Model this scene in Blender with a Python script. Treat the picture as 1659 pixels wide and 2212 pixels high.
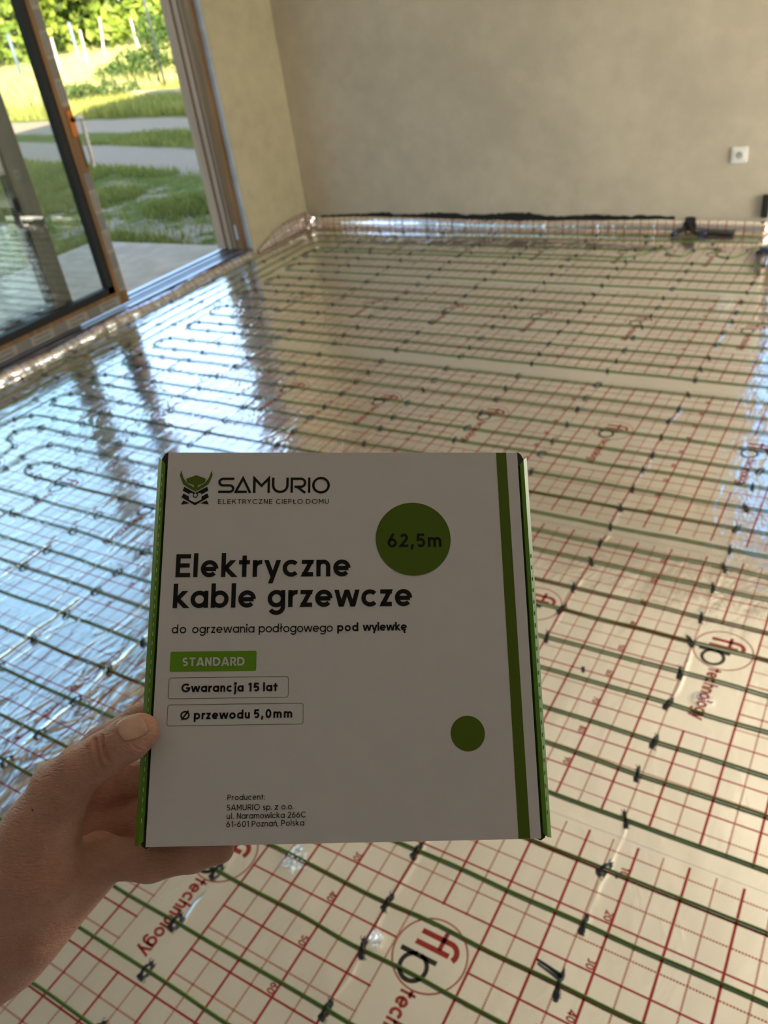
import bpy, bmesh, math, random
import numpy as np
from mathutils import Vector, Matrix

random.seed(7)
RNG = np.random.default_rng(11)
PI = math.pi
for o in list(bpy.data.objects):
    bpy.data.objects.remove(o)
SC = bpy.context.scene
COL = SC.collection

# ------------------------------------------------------------------ camera
cam = bpy.data.cameras.new('camera')
cam.sensor_fit = 'VERTICAL'
cam.sensor_height = 24.0
cam.lens = 24.0 * 1774.8 / 2212.0
cam.clip_start = 0.02
cam.clip_end = 600
cam.dof.use_dof = True
cam.dof.focus_distance = 0.468
cam.dof.aperture_fstop = 9.0
camo = bpy.data.objects.new('camera', cam)
COL.objects.link(camo)
R0 = Vector((0.85351, 0.50458, -0.13003)); R1 = Vector((-0.18330, 0.52434, 0.83155)); R2 = Vector((-0.48777, 0.68590, -0.54002))
mw = Matrix.Identity(4)
for i in range(3):
    mw[i][0] = R0[i]; mw[i][1] = R1[i]; mw[i][2] = -R2[i]
mw.translation = Vector((0.34526, -0.86159, 1.52375))
camo.matrix_world = mw
SC.camera = camo

# ------------------------------------------------------------------ light and exposure
SUN_EL, SUN_AZ = math.radians(20), math.radians(131)      # azimuth clockwise from +Y
W = bpy.data.worlds.new('sky'); SC.world = W
W.use_nodes = True
nt = W.node_tree; nt.nodes.clear()
sky = nt.nodes.new('ShaderNodeTexSky'); sky.sky_type = 'NISHITA'
sky.sun_disc = False
sky.sun_elevation = SUN_EL; sky.sun_rotation = SUN_AZ
sky.air_density = 1.0; sky.dust_density = 0.6; sky.ozone_density = 1.0
bg = nt.nodes.new('ShaderNodeBackground'); bg.inputs['Strength'].default_value = 0.44
wo = nt.nodes.new('ShaderNodeOutputWorld')
nt.links.new(sky.outputs[0], bg.inputs[0]); nt.links.new(bg.outputs[0], wo.inputs[0])
sl = bpy.data.lights.new('sun', 'SUN'); sl.energy = 17.0; sl.angle = math.radians(0.6); sl.color = (1.0, 0.9, 0.72)
so = bpy.data.objects.new('sun', sl); COL.objects.link(so)
sd = Vector((math.sin(SUN_AZ) * math.cos(SUN_EL), math.cos(SUN_AZ) * math.cos(SUN_EL), math.sin(SUN_EL)))
so.rotation_euler = (-sd).to_track_quat('-Z', 'Y').to_euler(); so.location = sd * 40
# unseen fill light, added at the right wall to brighten the room
al = bpy.data.lights.new('room_fill', 'AREA'); al.shape = 'RECTANGLE'; al.size = 2.3; al.size_y = 1.9; al.energy = 100.0; al.color = (1.0, 0.93, 0.82)
ao = bpy.data.objects.new('room_fill', al); COL.objects.link(ao); ao.location = (2.27, 3.1, 1.1)
ao.rotation_euler = Vector((-.82, 0, .57)).to_track_quat('-Z', 'Z').to_euler()
SC.view_settings.view_transform = 'Standard'
SC.view_settings.look = 'None'
SC.view_settings.exposure = 0.4
SC.view_settings.gamma = 1.0
SC.view_settings.use_curve_mapping = False

# ------------------------------------------------------------------ materials
class X:
    """tiny expression builder over shader math nodes"""
    def __init__(s, nt, v): s.nt, s.v = nt, v
    def _op(s, op, *a, clamp=False):
        n = s.nt.nodes.new('ShaderNodeMath'); n.operation = op; n.use_clamp = clamp
        for i, q in enumerate((s,) + a):
            q = q.v if isinstance(q, X) else q
            if isinstance(q, (int, float)): n.inputs[i].default_value = q
            else: s.nt.links.new(q, n.inputs[i])
        return X(s.nt, n.outputs[0])
    def __add__(s, o): return s._op('ADD', o)
    def __sub__(s, o): return s._op('SUBTRACT', o)
    def __mul__(s, o): return s._op('MULTIPLY', o)
    def __truediv__(s, o): return s._op('DIVIDE', o)
    def lt(s, o): return s._op('LESS_THAN', o)
    def gt(s, o): return s._op('GREATER_THAN', o)
    def abs(s): return s._op('ABSOLUTE')
    def frac(s): return s._op('FRACT')
    def mx(s, o): return s._op('MAXIMUM', o)
    def mn(s, o): return s._op('MINIMUM', o)
    def pw(s, o): return s._op('POWER', o)
    def inv(s): return X(s.nt, 1.0)._op('SUBTRACT', s)

def sstep(x, a, b):
    n = x.nt.nodes.new('ShaderNodeMapRange'); n.interpolation_type = 'SMOOTHSTEP'
    n.inputs[1].default_value = a; n.inputs[2].default_value = b
    x.nt.links.new(x.v, n.inputs[0]); return X(x.nt, n.outputs[0])

def noise(nt, vec, scale, detail=2.0, rough=0.5, dist=0.0, out=0):
    n = nt.nodes.new('ShaderNodeTexNoise'); n.inputs['Scale'].default_value = scale
    n.inputs['Detail'].default_value = detail; n.inputs['Roughness'].default_value = rough
    n.inputs['Distortion'].default_value = dist
    if vec is not None: nt.links.new(vec, n.inputs['Vector'])
    return X(nt, n.outputs[out])

def mapping(nt, vec, scale=(1, 1, 1), loc=(0, 0, 0), rot=(0, 0, 0)):
    m = nt.nodes.new('ShaderNodeMapping')
    m.inputs['Scale'].default_value = scale; m.inputs['Location'].default_value = loc; m.inputs['Rotation'].default_value = rot
    nt.links.new(vec, m.inputs[0]); return m.outputs[0]

def mixcol(nt, fac, a, b):
    n = nt.nodes.new('ShaderNodeMix'); n.data_type = 'RGBA'
    if isinstance(fac, X): nt.links.new(fac.v, n.inputs[0])
    else: n.inputs[0].default_value = fac
    for q, i in ((a, 6), (b, 7)):
        if isinstance(q, tuple): n.inputs[i].default_value = (*q, 1) if len(q) == 3 else q
        else: nt.links.new(q, n.inputs[i])
    return n.outputs[2]

def newmat(name):
    m = bpy.data.materials.new(name); m.use_nodes = True
    nt = m.node_tree; b = nt.nodes['Principled BSDF']
    return m, nt, b

def bump(nt, b, h, dist, strength=1.0, coat=False):
    n = nt.nodes.new('ShaderNodeBump'); n.inputs['Distance'].default_value = dist; n.inputs['Strength'].default_value = strength
    nt.links.new(h.v if isinstance(h, X) else h, n.inputs['Height'])
    nt.links.new(n.outputs[0], b.inputs['Normal'])
    if coat: nt.links.new(n.outputs[0], b.inputs['Coat Normal'])

def mat(name, col, rough=0.5, metal=0.0, var=0.12, scale=8.0, bmp=0.0, bscale=60.0, spec=0.5, stretch=(1, 1, 1), coat=0.0):
    m, nt, b = newmat(name)
    tc = nt.nodes.new('ShaderNodeTexCoord'); v = mapping(nt, tc.outputs['Object'], stretch)
    nz = noise(nt, v, scale, 4.0, 0.55)
    lo = tuple(c * (1 - var) for c in col); hi = tuple(min(1, c * (1 + var)) for c in col)
    nt.links.new(mixcol(nt, sstep(nz, 0.3, 0.7), lo, hi), b.inputs['Base Color'])
    b.inputs['Roughness'].default_value = rough; b.inputs['Metallic'].default_value = metal
    b.inputs['Specular IOR Level'].default_value = spec; b.inputs['Coat Weight'].default_value = coat
    if bmp: bump(nt, b, noise(nt, v, bscale, 3.0), bmp)
    return m

def glass_mat(name, tint, refl=1.0):
    m = bpy.data.materials.new(name); m.use_nodes = True; nt = m.node_tree; nt.nodes.clear()
    t = nt.nodes.new('ShaderNodeBsdfTransparent'); t.inputs[0].default_value = (*tint, 1)
    g = nt.nodes.new('ShaderNodeBsdfGlossy'); g.inputs['Roughness'].default_value = 0.0
    f = nt.nodes.new('ShaderNodeFresnel')
    gg = nt.nodes.new('ShaderNodeNewGeometry')        # same reflectance on both faces of the thin pane
    nt.links.new((X(nt, gg.outputs['Backfacing']) * (1 / 1.52 - 1.52) + 1.52).v, f.inputs[0])
    mx = nt.nodes.new('ShaderNodeMixShader'); o = nt.nodes.new('ShaderNodeOutputMaterial')
    nt.links.new((X(nt, f.outputs[0]) * refl).mn(1.0).v, mx.inputs[0]); nt.links.new(t.outputs[0], mx.inputs[1]); nt.links.new(g.outputs[0], mx.inputs[2])
    nt.links.new(mx.outputs[0], o.inputs[0]); return m

def foil_wrinkles(nt, b, coat=False, strength=1.0):
    g = nt.nodes.new('ShaderNodeNewGeometry'); P = g.outputs['Position']
    sx = nt.nodes.new('ShaderNodeSeparateXYZ'); nt.links.new(P, sx.inputs[0])
    x = X(nt, sx.outputs[0]); y = X(nt, sx.outputs[1])
    big = noise(nt, mapping(nt, P, (1, .45, 1)), 5.0, 2.0, 0.5, 0.6)
    mid = noise(nt, mapping(nt, P, (1, .35, 1), (3, 1, 0)), 22.0, 2.0, 0.5, 1.2)
    fine = noise(nt, mapping(nt, P, (1, .6, 1), (7, 2, 0)), 60.0, 2.0, 0.5, 0.8)
    # creases: folded noise lines
    cr = noise(nt, mapping(nt, P, (1, .5, 1), (1, 9, 0), (0, 0, .4)), 6.0, 3.0, 0.55, 1.0)
    crease = ((cr - 0.5).abs() * 14.0).mn(1.0).inv().pw(2.0)
    # the film bunches up in pleats along the lines of clips
    xm = ((x + 0.297) / 0.357 + 0.5).frac() - 0.5
    wob = (noise(nt, mapping(nt, P, (1, 1, 1), (5, 5, 0)), 9.0, 1.0) - 0.5) * 0.10
    pl = ((xm + wob) * 0.357 / 0.012).abs().mn(1.0).inv().pw(2.0)
    pm = sstep(noise(nt, mapping(nt, P, (1, 1, 1), (2, 8, 0)), 5.0, 1.0), 0.42, 0.62)
    left = sstep(x * -1.0, 0.6, 1.8)
    nearl = sstep(x * -1.0, 0.95, 1.3) * sstep(y * -1.0, -0.45, -0.05)
    right = sstep(x, -0.2, 0.05) * sstep(y, 0.75, 1.1)
    h = big * 0.0042 + mid * (left * 0.0005 + 0.0006) + fine * (left * 0.00006 + 0.00002) + crease * (left * 0.0007 + 0.0002) + pl * pm * (left * 0.0014 + 0.0016) + mid * right * 0.0022 + noise(nt, mapping(nt, P, (1, .6, 1), (8, 3, 0)), 13.0, 2.0, 0.5, 1.5) * nearl * 0.0030
    for cx, cy, r in ((-0.524, -0.150, 0.05), (-0.28, -0.225, 0.03), (0.12, 0.62, 0.035)):
        dx = x - cx; dy = y - cy
        d = (dx * dx + dy * dy).pw(0.5)
        h = h + sstep(d, 0.0, r).inv() * noise(nt, mapping(nt, P, (1, .6, 1), (4, cx * 9, 0)), 75.0, 2.0, 0.5, 2.0) * 0.006
    bump(nt, b, h, strength, 1.0, coat)

RED = (0.42, 0.012, 0.014); PALE = (0.50, 0.13, 0.085)
FOIL = (0.96, 0.935, 0.915)
def foil_mat(name, axes=(0, 1), yoff=0.0):
    m, nt, b = newmat(name)
    tc = nt.nodes.new('ShaderNodeTexCoord')
    sx = nt.nodes.new('ShaderNodeSeparateXYZ'); nt.links.new(tc.outputs['Object'], sx.inputs[0])
    x = X(nt, sx.outputs[axes[0]]); y = X(nt, sx.outputs[axes[1]]) - yoff
    def per(v, p): return (((v / p + 0.5).frac() - 0.5) * p).abs()
    inr = y.lt(-0.023) * y.gt(-0.983)
    xm = ((x + 0.25) / 0.5).frac() * 0.5
    blank = xm.gt(0.003) * xm.lt(0.147) * (y + 0.5).abs().lt(0.197)
    keep = blank.inv() * inr
    sA = per(x, 0.1).lt(0.0026); dA = per(x + 0.05, 0.1).lt(0.0019) * (y / 0.0052 + x / 0.009).frac().lt(0.74)
    sB = per(y, 0.1).lt(0.0021); dB = per(y + 0.05, 0.1).lt(0.0019) * (x / 0.0055).frac().lt(0.74)
    strong = sA.mx(sB) * keep; dash = dA.mx(dB) * keep
    ink = strong.mx(dash)
    col = mixcol(nt, strong, mixcol(nt, dash, FOIL, PALE), RED)
    nt.links.new(col, b.inputs['Base Color'])
    nt.links.new((ink * -0.45 + 0.88).v, b.inputs['Metallic'])
    b.inputs['Roughness'].default_value = 0.13
    b.inputs['Coat Weight'].default_value = 0.6; b.inputs['Coat Roughness'].default_value = 0.05; b.inputs['Coat IOR'].default_value = 1.5
    foil_wrinkles(nt, b, True)
    return m

def ink_mat(name, col):
    m, nt, b = newmat(name)
    tc = nt.nodes.new('ShaderNodeTexCoord')
    nz = noise(nt, tc.outputs['Object'], 400.0, 2.0)
    nt.links.new(mixcol(nt, nz, tuple(c * .85 for c in col), tuple(c * 1.1 for c in col)), b.inputs['Base Color'])
    b.inputs['Metallic'].default_value = 0.4; b.inputs['Roughness'].default_value = 0.14
    b.inputs['Coat Weight'].default_value = 0.6; b.inputs['Coat Roughness'].default_value = 0.05
    foil_wrinkles(nt, b, True)
    return m

def plaster_mat(name, col):
    m, nt, b = newmat(name)
    tc = nt.nodes.new('ShaderNodeTexCoord'); P = tc.outputs['Object']
    a = noise(nt, P, 1.3, 5.0, 0.6); c = noise(nt, P, 9.0, 4.0, 0.6)
    t = sstep(a * 0.65 + c * 0.35, 0.33, 0.68)
    nt.links.new(mixcol(nt, t, tuple(q * .86 for q in col), tuple(min(1, q * 1.08) for q in col)), b.inputs['Base Color'])
    b.inputs['Roughness'].default_value = 0.85; b.inputs['Specular IOR Level'].default_value = 0.2
    bump(nt, b, noise(nt, P, 220.0, 3.0) * 0.4 + c, 0.0012)
    return m

M = {}
M['foil'] = foil_mat('foil_printed')
M['foil_back'] = foil_mat('foil_printed_upright', (0, 2), 0.88)
M['foil_side'] = foil_mat('foil_printed_side', (1, 2), 0.88)
M['ink_red'] = ink_mat('ink_red', RED); M['ink_pale'] = ink_mat('ink_pale', (0.44, 0.045, 0.035)); M['ink_black'] = ink_mat('ink_black', (0.012, 0.011, 0.010))
M['plaster'] = plaster_mat('plaster_dimmed', (0.45, 0.395, 0.27))  # wall plaster darkened in colour to offset the strong fill light
M['plaster_back'] = plaster_mat('plaster_beige', (0.575, 0.51, 0.41))
M['ceiling'] = plaster_mat('ceiling_plaster', (0.88, 0.81, 0.67))
M['screed'] = mat('screed', (0.30, 0.29, 0.27), 0.9, bmp=0.002)
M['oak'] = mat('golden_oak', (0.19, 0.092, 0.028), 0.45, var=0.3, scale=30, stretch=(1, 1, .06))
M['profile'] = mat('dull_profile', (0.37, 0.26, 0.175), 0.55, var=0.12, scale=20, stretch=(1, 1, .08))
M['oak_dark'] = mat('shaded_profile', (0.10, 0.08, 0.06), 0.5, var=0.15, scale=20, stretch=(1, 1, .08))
M['groove'] = mat('dark_groove', (0.045, 0.035, 0.025), 0.7)
M['gasket'] = mat('black_gasket', (0.012, 0.012, 0.012), 0.6, spec=0.3)
M['alu'] = mat('aluminium_sill', (0.46, 0.48, 0.54), 0.33, 1.0, var=0.06)
M['grey'] = mat('grey_expansion_tape', (0.40, 0.42, 0.45), 0.7)
M['tape'] = mat('protective_film', (0.27, 0.245, 0.215), 0.5, var=0.08, scale=30)  # whitish film, its backlit shade put into the colour
M['tape_grey'] = mat('protective_film_grey', (0.17, 0.16, 0.145), 0.5, var=0.06)
M['tape_ink'] = mat('film_ink', (0.06, 0.055, 0.05), 0.6)
M['glass'] = glass_mat('pane_glass', (0.90, 0.945, 0.93), 1.6)
M['cable'] = mat('green_cable', (0.10, 0.19, 0.010), 0.4, var=0.1, scale=20)
M['clip'] = mat('navy_plastic', (0.012, 0.017, 0.026), 0.3, var=0.15, scale=60)
M['white_plastic'] = mat('white_plastic', (0.80, 0.80, 0.79), 0.35, var=0.02)
M['hole'] = mat('socket_well', (0.42, 0.42, 0.41), 0.5, var=0.04)
M['dark'] = mat('bitumen_black', (0.010, 0.009, 0.008), 0.75, var=0.4, scale=40, bmp=0.002)
M['blue'] = mat('blue_tape', (0.02, 0.04, 0.11), 0.4)
M['orange'] = mat('orange_foam', (0.55, 0.16, 0.01), 0.6)
M['wrap'] = mat('clear_white_wrap', (0.72, 0.71, 0.68), 0.25, var=0.08, scale=40, bmp=0.004, bscale=30)
M['concrete'] = mat('concrete', (0.60, 0.455, 0.315), 0.9, var=0.14, scale=5, bmp=0.003)
M['post'] = mat('grey_post', (0.12, 0.15, 0.19), 0.5)
M['post_dark'] = mat('dark_post', (0.025, 0.03, 0.04), 0.5)
M['stake'] = mat('pale_stake', (0.50, 0.46, 0.40), 0.8, var=0.2)
M['roof'] = mat('roof_tile', (0.20, 0.08, 0.05), 0.8)

# ------------------------------------------------------------------ object helpers
def link(o, parent=None):
    COL.objects.link(o)
    if parent: o.parent = parent
    return o
def mesh_obj(name, verts, faces, mats, parent=None, fmat=None, smooth=False, loc=(0, 0, 0)):
    me = bpy.data.meshes.new(name)
    me.from_pydata([tuple(v) for v in verts], [], [tuple(f) for f in faces])
    for m in (mats if isinstance(mats, (list, tuple)) else [mats]): me.materials.append(m)
    if fmat is not None: me.polygons.foreach_set('material_index', np.asarray(fmat, np.int32))
    if smooth: me.polygons.foreach_set('use_smooth', np.ones(len(me.polygons), bool))
    me.update()
    o = bpy.data.objects.new(name, me); o.location = loc
    return link(o, parent)
def tag(o, label=None, cat=None, group=None, kind=None):
    if label: o['label'] = label
    if cat: o['category'] = cat
    if group: o['group'] = group
    if kind: o['kind'] = kind
    return o
def empty(name, loc=(0, 0, 0), parent=None):
    o = bpy.data.objects.new(name, None); o.location = loc; o.empty_display_size = .05
    return link(o, parent)
class MB:
    """collects boxes, tubes and quads, then links them as one mesh object"""
    def __init__(s): s.v, s.f, s.m = [], [], []
    def add(s, v, f, m=0):
        b = len(s.v); s.v += [tuple(q) for q in v]; s.f += [tuple(i + b for i in q) for q in f]; s.m += [m] * len(f); return s
    def box(s, lo, hi, m=0):
        (a, b, c), (d, e, g) = lo, hi
        return s.add([(a, b, c), (d, b, c), (d, e, c), (a, e, c), (a, b, g), (d, b, g), (d, e, g), (a, e, g)],
                     [(0, 3, 2, 1), (4, 5, 6, 7), (0, 1, 5, 4), (1, 2, 6, 5), (2, 3, 7, 6), (3, 0, 4, 7)], m)
    def tube(s, pts, r, n=8, m=0, cap=True):
        v, f = tube_geo(pts, r, n, cap); return s.add(v, f, m)
    def build(s, name, mats, parent=None, smooth=False, loc=(0, 0, 0), bevel=0.0):
        o = mesh_obj(name, [tuple(np.subtract(q, loc)) for q in s.v] if any(loc) else s.v, s.f, mats, parent, s.m, smooth, loc)
        if bevel:
            md = o.modifiers.new('bevel', 'BEVEL'); md.width = bevel; md.segments = 2; md.limit_method = 'ANGLE'
        return o
def tube_geo(pts, r, n=8, cap=True):
    P = np.asarray(pts, float); k = len(P)
    rr = np.full(k, r) if np.isscalar(r) else np.asarray(r, float)
    T = np.gradient(P, axis=0); T /= np.linalg.norm(T, axis=1)[:, None] + 1e-12
    ref = np.array((0, 0, 1.)) if abs(T[0][2]) < .9 else np.array((1., 0, 0))
    A = np.cross(T, ref); A /= np.linalg.norm(A, axis=1)[:, None] + 1e-12
    B = np.cross(A, T)
    th = np.arange(n) * 2 * PI / n
    V = P[:, None] + rr[:, None, None] * (np.cos(th)[None, :, None] * A[:, None] + np.sin(th)[None, :, None] * B[:, None])
    V = V.reshape(-1, 3); F = []
    for i in range(k - 1):
        for j in range(n):
            F.append((i * n + j, i * n + (j + 1) % n, (i + 1) * n + (j + 1) % n, (i + 1) * n + j))
    if cap:
        F.append(tuple(range(n - 1, -1, -1))); F.append(tuple((k - 1) * n + j for j in range(n)))
    return V.tolist(), F
def smooth_path(pts, step=0.02):
    P = np.asarray(pts, float); P = np.vstack([2 * P[0] - P[1], P, 2 * P[-1] - P[-2]])
    out = []
    for i in range(1, len(P) - 2):
        a, b, c, d = P[i - 1:i + 3]; L = np.linalg.norm(c - b); n = max(2, int(L / step))
        al = [np.linalg.norm(q) ** .5 + 1e-6 for q in (b - a, c - b, d - c)]
        t0 = 0; t1 = al[0]; t2 = t1 + al[1]; t3 = t2 + al[2]
        for k in range(n):
            t = t1 + (t2 - t1) * k / n
            A1 = (t1 - t) / (t1 - t0) * a + (t - t0) / (t1 - t0) * b; A2 = (t2 - t) / (t2 - t1) * b + (t - t1) / (t2 - t1) * c
            A3 = (t3 - t) / (t3 - t2) * c + (t - t2) / (t3 - t2) * d
            B1 = (t2 - t) / (t2 - t0) * A1 + (t - t0) / (t2 - t0) * A2; B2 = (t3 - t) / (t3 - t1) * A2 + (t - t1) / (t3 - t1) * A3
            out.append((t2 - t) / (t2 - t1) * B1 + (t - t1) / (t2 - t1) * B2)
    out.append(P[-2]); return np.array(out)

# ------------------------------------------------------------------ stroke lettering (geometric sans)
def arc(cx, cy, rx, a0, a1, ry=None, n=None):
    ry = rx if ry is None else ry
    n = n or max(4, int(abs(a1 - a0) / 9))
    return [(cx + rx * math.cos(math.radians(a0 + (a1 - a0) * i / n)), cy + ry * math.sin(math.radians(a0 + (a1 - a0) * i / n))) for i in range(n + 1)]
def glyph(ch, w):
    """strokes on a cap height of 1: list of (points, closed, clip band or None), advance"""
    h = w / 2; xh = .725; Ro = xh / 2 + .008; r = Ro - h; cy = xh / 2; asc = 1.04
    S = []
    def s(p, c=False, clip=None): S.append((p, c, clip))
    D = 2 * Ro
    if ch == ' ': return [], .30
    if ch in 'obdpagq':
        s(arc(Ro, cy, r, 0, 360)[:-1], True)
        if ch == 'o': return S, D
        if ch == 'b': s([(h, 0), (h, asc)]); return S, D
        if ch == 'p': s([(h, -.29), (h, xh)]); return S, D
        xr = D - h
        if ch == 'd': s([(xr, 0), (xr, asc)])
        if ch == 'a': s([(xr, 0), (xr, xh)])
        if ch == 'g': s([(xr, xh), (xr, .02)] + arc(Ro, .02, r, 0, -150, r * .93))
        return S, D + .005
    if ch == 'c': s(arc(Ro, cy, r, 42, 318)); return S, D * .93
    if ch in 'eę':
        s([(h * 1.1, cy - .01), (D - h, cy - .01)] ); s(arc(Ro, cy, r, -1, 318))
        if ch == 'ę': s([(Ro * 1.25, h), (Ro * 1.08, -.10), (Ro * 1.2, -.2), (Ro * 1.45, -.19)])
        return S, D
    if ch in 'nńhu':
        Wd = .60; ra = (Wd - w) / 2
        if ch == 'u':
            s([(h, xh), (h, h + ra)] + arc(h + ra, h + ra - .008, ra, 180, 360) + [(Wd - h, xh)]); s([(Wd - h, 0), (Wd - h, xh)])
        else:
            s([(h, 0), (h, asc if ch == 'h' else xh)]); s([(h, xh - h - ra)] + arc(h + ra, xh - h - ra + .008, ra, 180, 0) + [(Wd - h, 0)])
            if ch == 'ń': s([(Wd * .42, xh + .08), (Wd * .72, xh + .28)])
        return S, Wd
    if ch == 'm':
        Wd = .98; ra = (Wd - w) / 4
        s([(h, 0), (h, xh)])
        for k in (0, 1): s([(h + 2 * ra * k, xh - h - ra)] + arc(h + ra + 2 * ra * k, xh - h - ra + .008, ra, 180, 0) + [(h + 2 * ra * (k + 1), 0)])
        return S, Wd
    if ch == 'r': s([(h, 0), (h, xh)]); s([(h, xh - h - .24)] + arc(h + .25, xh - h - .25, .25, 180, 78)); return S, .40
    if ch in 'lł':
        if ch == 'ł': s([(.11 + h, 0), (.11 + h, asc)]); s([(0, .42), (.22 + w, .66)]); return S, .22 + w
        s([(h, 0), (h, asc)]); return S, w
    if ch in 'ij':
        xx = h if ch == 'i' else h + .12
        if ch == 'i': s([(xx, 0), (xx, xh)])
        else: s([(xx, xh), (xx, -.10)] + arc(xx - .17, -.10, .17, 0, -80))
        s(arc(xx, .93, .001 + h * .65, 0, 360)[:-1], True)
        return S, w if ch == 'i' else w + .12
    if ch == 'k': s([(h, 0), (h, asc)]); s([(h * 1.2, .30), (.60, .84)], False, (0, xh)); s([(.20, .37), (.66, -.09)], False, (0, xh)); return S, .62
    if ch == 't': s([(.14 + h, 0), (.14 + h, .93)]); s([(0, xh - h), (.28 + w, xh - h)]); return S, .28 + w
    if ch == 's':
        r2 = (xh - w) / 4; s(arc(.24, xh - h - r2, r2 * 1.12, 35, 270, r2) + arc(.24, h + r2, r2 * 1.12, 90, -145, r2)); return S, .47
    if ch == 'w':
        s([(h * .6 - .04, xh + .12), (.27, -.12)], False, (0, xh)); s([(.21, -.12), (.53, xh + .12)], False, (0, xh)); s([(.45, xh + .12), (.77, -.12)], False, (0, xh)); s([(.71, -.12), (1.02 - h * .6, xh + .12)], False, (0, xh)); return S, .98
    if ch == 'y': s([(h * .6 - .05, xh + .12), (.37, -.1)], False, (0, xh)); s([(.67 - h * .6, xh + .12), (.19, -.42)], False, (-.29, xh)); return S, .62
    if ch in 'zZ':
        H = xh if ch == 'z' else 1.; Wd = .50 if ch == 'z' else .66
        s([(0, H - h), (Wd, H - h)]); s([(0.01, h), (Wd - .01, h)]); s([(-.03 + h * .4, -.1), (Wd + .03 - h * .4, H + .1)], False, (0, H)); return S, Wd
    if ch == '.': s([(h, 0), (h, w * 1.15)]); return S, w
    if ch == ':': s([(h, 0), (h, w * 1.2)]); s([(h, .5), (h, .5 + w * 1.2)]); return S, w
    if ch == ',': s([(h * .4, -.18), (h * 1.3, w * 1.1)]); return S, w * 1.1
    if ch == '-': s([(0, .38), (.34, .38)]); return S, .34
    # ---- capitals
    if ch in 'OØQ':
        s(arc(.53, .5, .53 - h, 0, 360, .515 - h)[:-1], True)
        if ch == 'Ø': s([(.16, -.04), (.90, 1.04)])
        return S, 1.06
    if ch == 'C': s(arc(.52, .5, .52 - h, 44, 316, .515 - h)); return S, .93
    if ch == 'G': s(arc(.52, .5, .52 - h, 44, 355, .515 - h)); s([(.55, .47), (1.04, .47)]); return S, 1.04
    if ch == 'D': s([(h, h), (h, 1 - h), (.36, 1 - h)] + arc(.36, .5, .5 - h, 90, -90) + [(h, h)], False); return S, .86
    if ch == 'E': s([(.62, h), (h, h), (h, 1 - h), (.62, 1 - h)]); s([(h, .51), (.58, .51)]); return S, .62
    if ch == 'F': s([(h, 0), (h, 1 - h), (.62, 1 - h)]); s([(h, .5), (.56, .5)]); return S, .62
    if ch in 'LŁ':
        o = 0 if ch == 'L' else .1
        s([(o + h, 1), (o + h, h), (o + .58, h)])
        if ch == 'Ł': s([(0, .38), (.40, .66)])
        return S, .58 + o
    if ch == 'K': s([(h, 0), (h, 1)]); s([(h, .36), (.74, 1.08)], False, (0, 1)); s([(.27, .58), (.78, -.10)], False, (0, 1)); return S, .72
    if ch == 'T': s([(0, 1 - h), (.68, 1 - h)]); s([(.34, 0), (.34, 1)]); return S, .68
    if ch in 'RP':
        s([(h, 0), (h, 1)]); rr = .28 - h * .5
        s([(h, 1 - h), (.36, 1 - h)] + arc(.36, 1 - h - rr, rr, 90, -90) + [(h, 1 - h - 2 * rr)])
        if ch == 'R': s([(.33, 1 - h - 2 * rr + .02), (.70, -.1)], False, (0, 1))
        return S, .64 if ch == 'R' else .36 + rr + h
    if ch == 'Y': s([(-.03 + h * .5, 1.08), (.34, .44), (.34, 0)], False, (0, 1)); s([(.71 - h * .5, 1.08), (.34, .44)], False, (0, 1)); return S, .68
    if ch == 'N': s([(h, 0), (h, 1)]); s([(.72 - h, 0), (.72 - h, 1)]); s([(h - .03, 1.04), (.72 - h + .03, -.04)], False, (0, 1)); return S, .72
    if ch == 'M': s([(h, 0), (h, 1)]); s([(.86 - h, 0), (.86 - h, 1)]); s([(h - .05, 1.07), (.43, .34), (.91 - h, 1.07)], False, (0, 1)); return S, .86
    if ch == 'I': s([(h, 0), (h, 1)]); return S, w
    if ch == 'U': s([(h, 1), (h, .36)] + arc(.37, .36, .37 - h, 180, 360) + [(.74 - h, 1)]); return S, .74
    if ch == 'A': s([(-.03 + h * .5, -.09), (.40, 1.09)], False, (0, 1)); s([(.83 - h * .5, -.09), (.40, 1.09)], False, (0, 1)); s([(.17, .27), (.63, .27)]); return S, .80
    if ch == 'S':
        r2 = (1 - w) / 4; s(arc(.33, 1 - h - r2, r2 * 1.12, 35, 270, r2) + arc(.33, h + r2, r2 * 1.12, 90, -145, r2)); return S, .64
    # ---- figures
    if ch == '0': s(arc(.34, .5, .34 - h, 0, 360, .515 - h)[:-1], True); return S, .68
    if ch == '1': s([(.26, 0), (.26, 1)]); s([(.27, .97 - h * .4), (.02, .80)]); return S, .26 + h
    if ch == '2': s(arc(.31, .69, .30 - h, 160, -38, .31 - h) + [(h * .9, h), (.62, h)]); return S, .62
    if ch == '3': s(arc(.30, .74, .25 - h, 150, -90, .26 - h)); s(arc(.30, .27, .28 - h, 90, -150, .28 - h)); return S, .60
    if ch == '4': s([(.46, 0), (.46, 1)]); s([(.46, .97), (.03, .24), (.64, .24)]); return S, .64
    if ch == '5': s([(.56, 1 - h), (.13, 1 - h), (.09, .53)] + arc(.30, .33, .32 - h, 125, -145, .345 - h)); return S, .62
    if ch == '6': s(arc(.32, .32, .33 - h, 0, 360, .335 - h)[:-1], True); s([(.06 + h * .3, .40), (.44, 1.05)], False, (0, 1)); return S, .66
    if ch == '7': s([(0, 1 - h), (.58, 1 - h)]); s([(.55, 1.02), (.16, -.05)], False, (0, 1)); return S, .58
    if ch == '8': s(arc(.31, .75, .26 - h, 0, 360, .265 - h)[:-1], True); s(arc(.31, .27, .31 - h, 0, 360, .285 - h)[:-1], True); return S, .62
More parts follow.
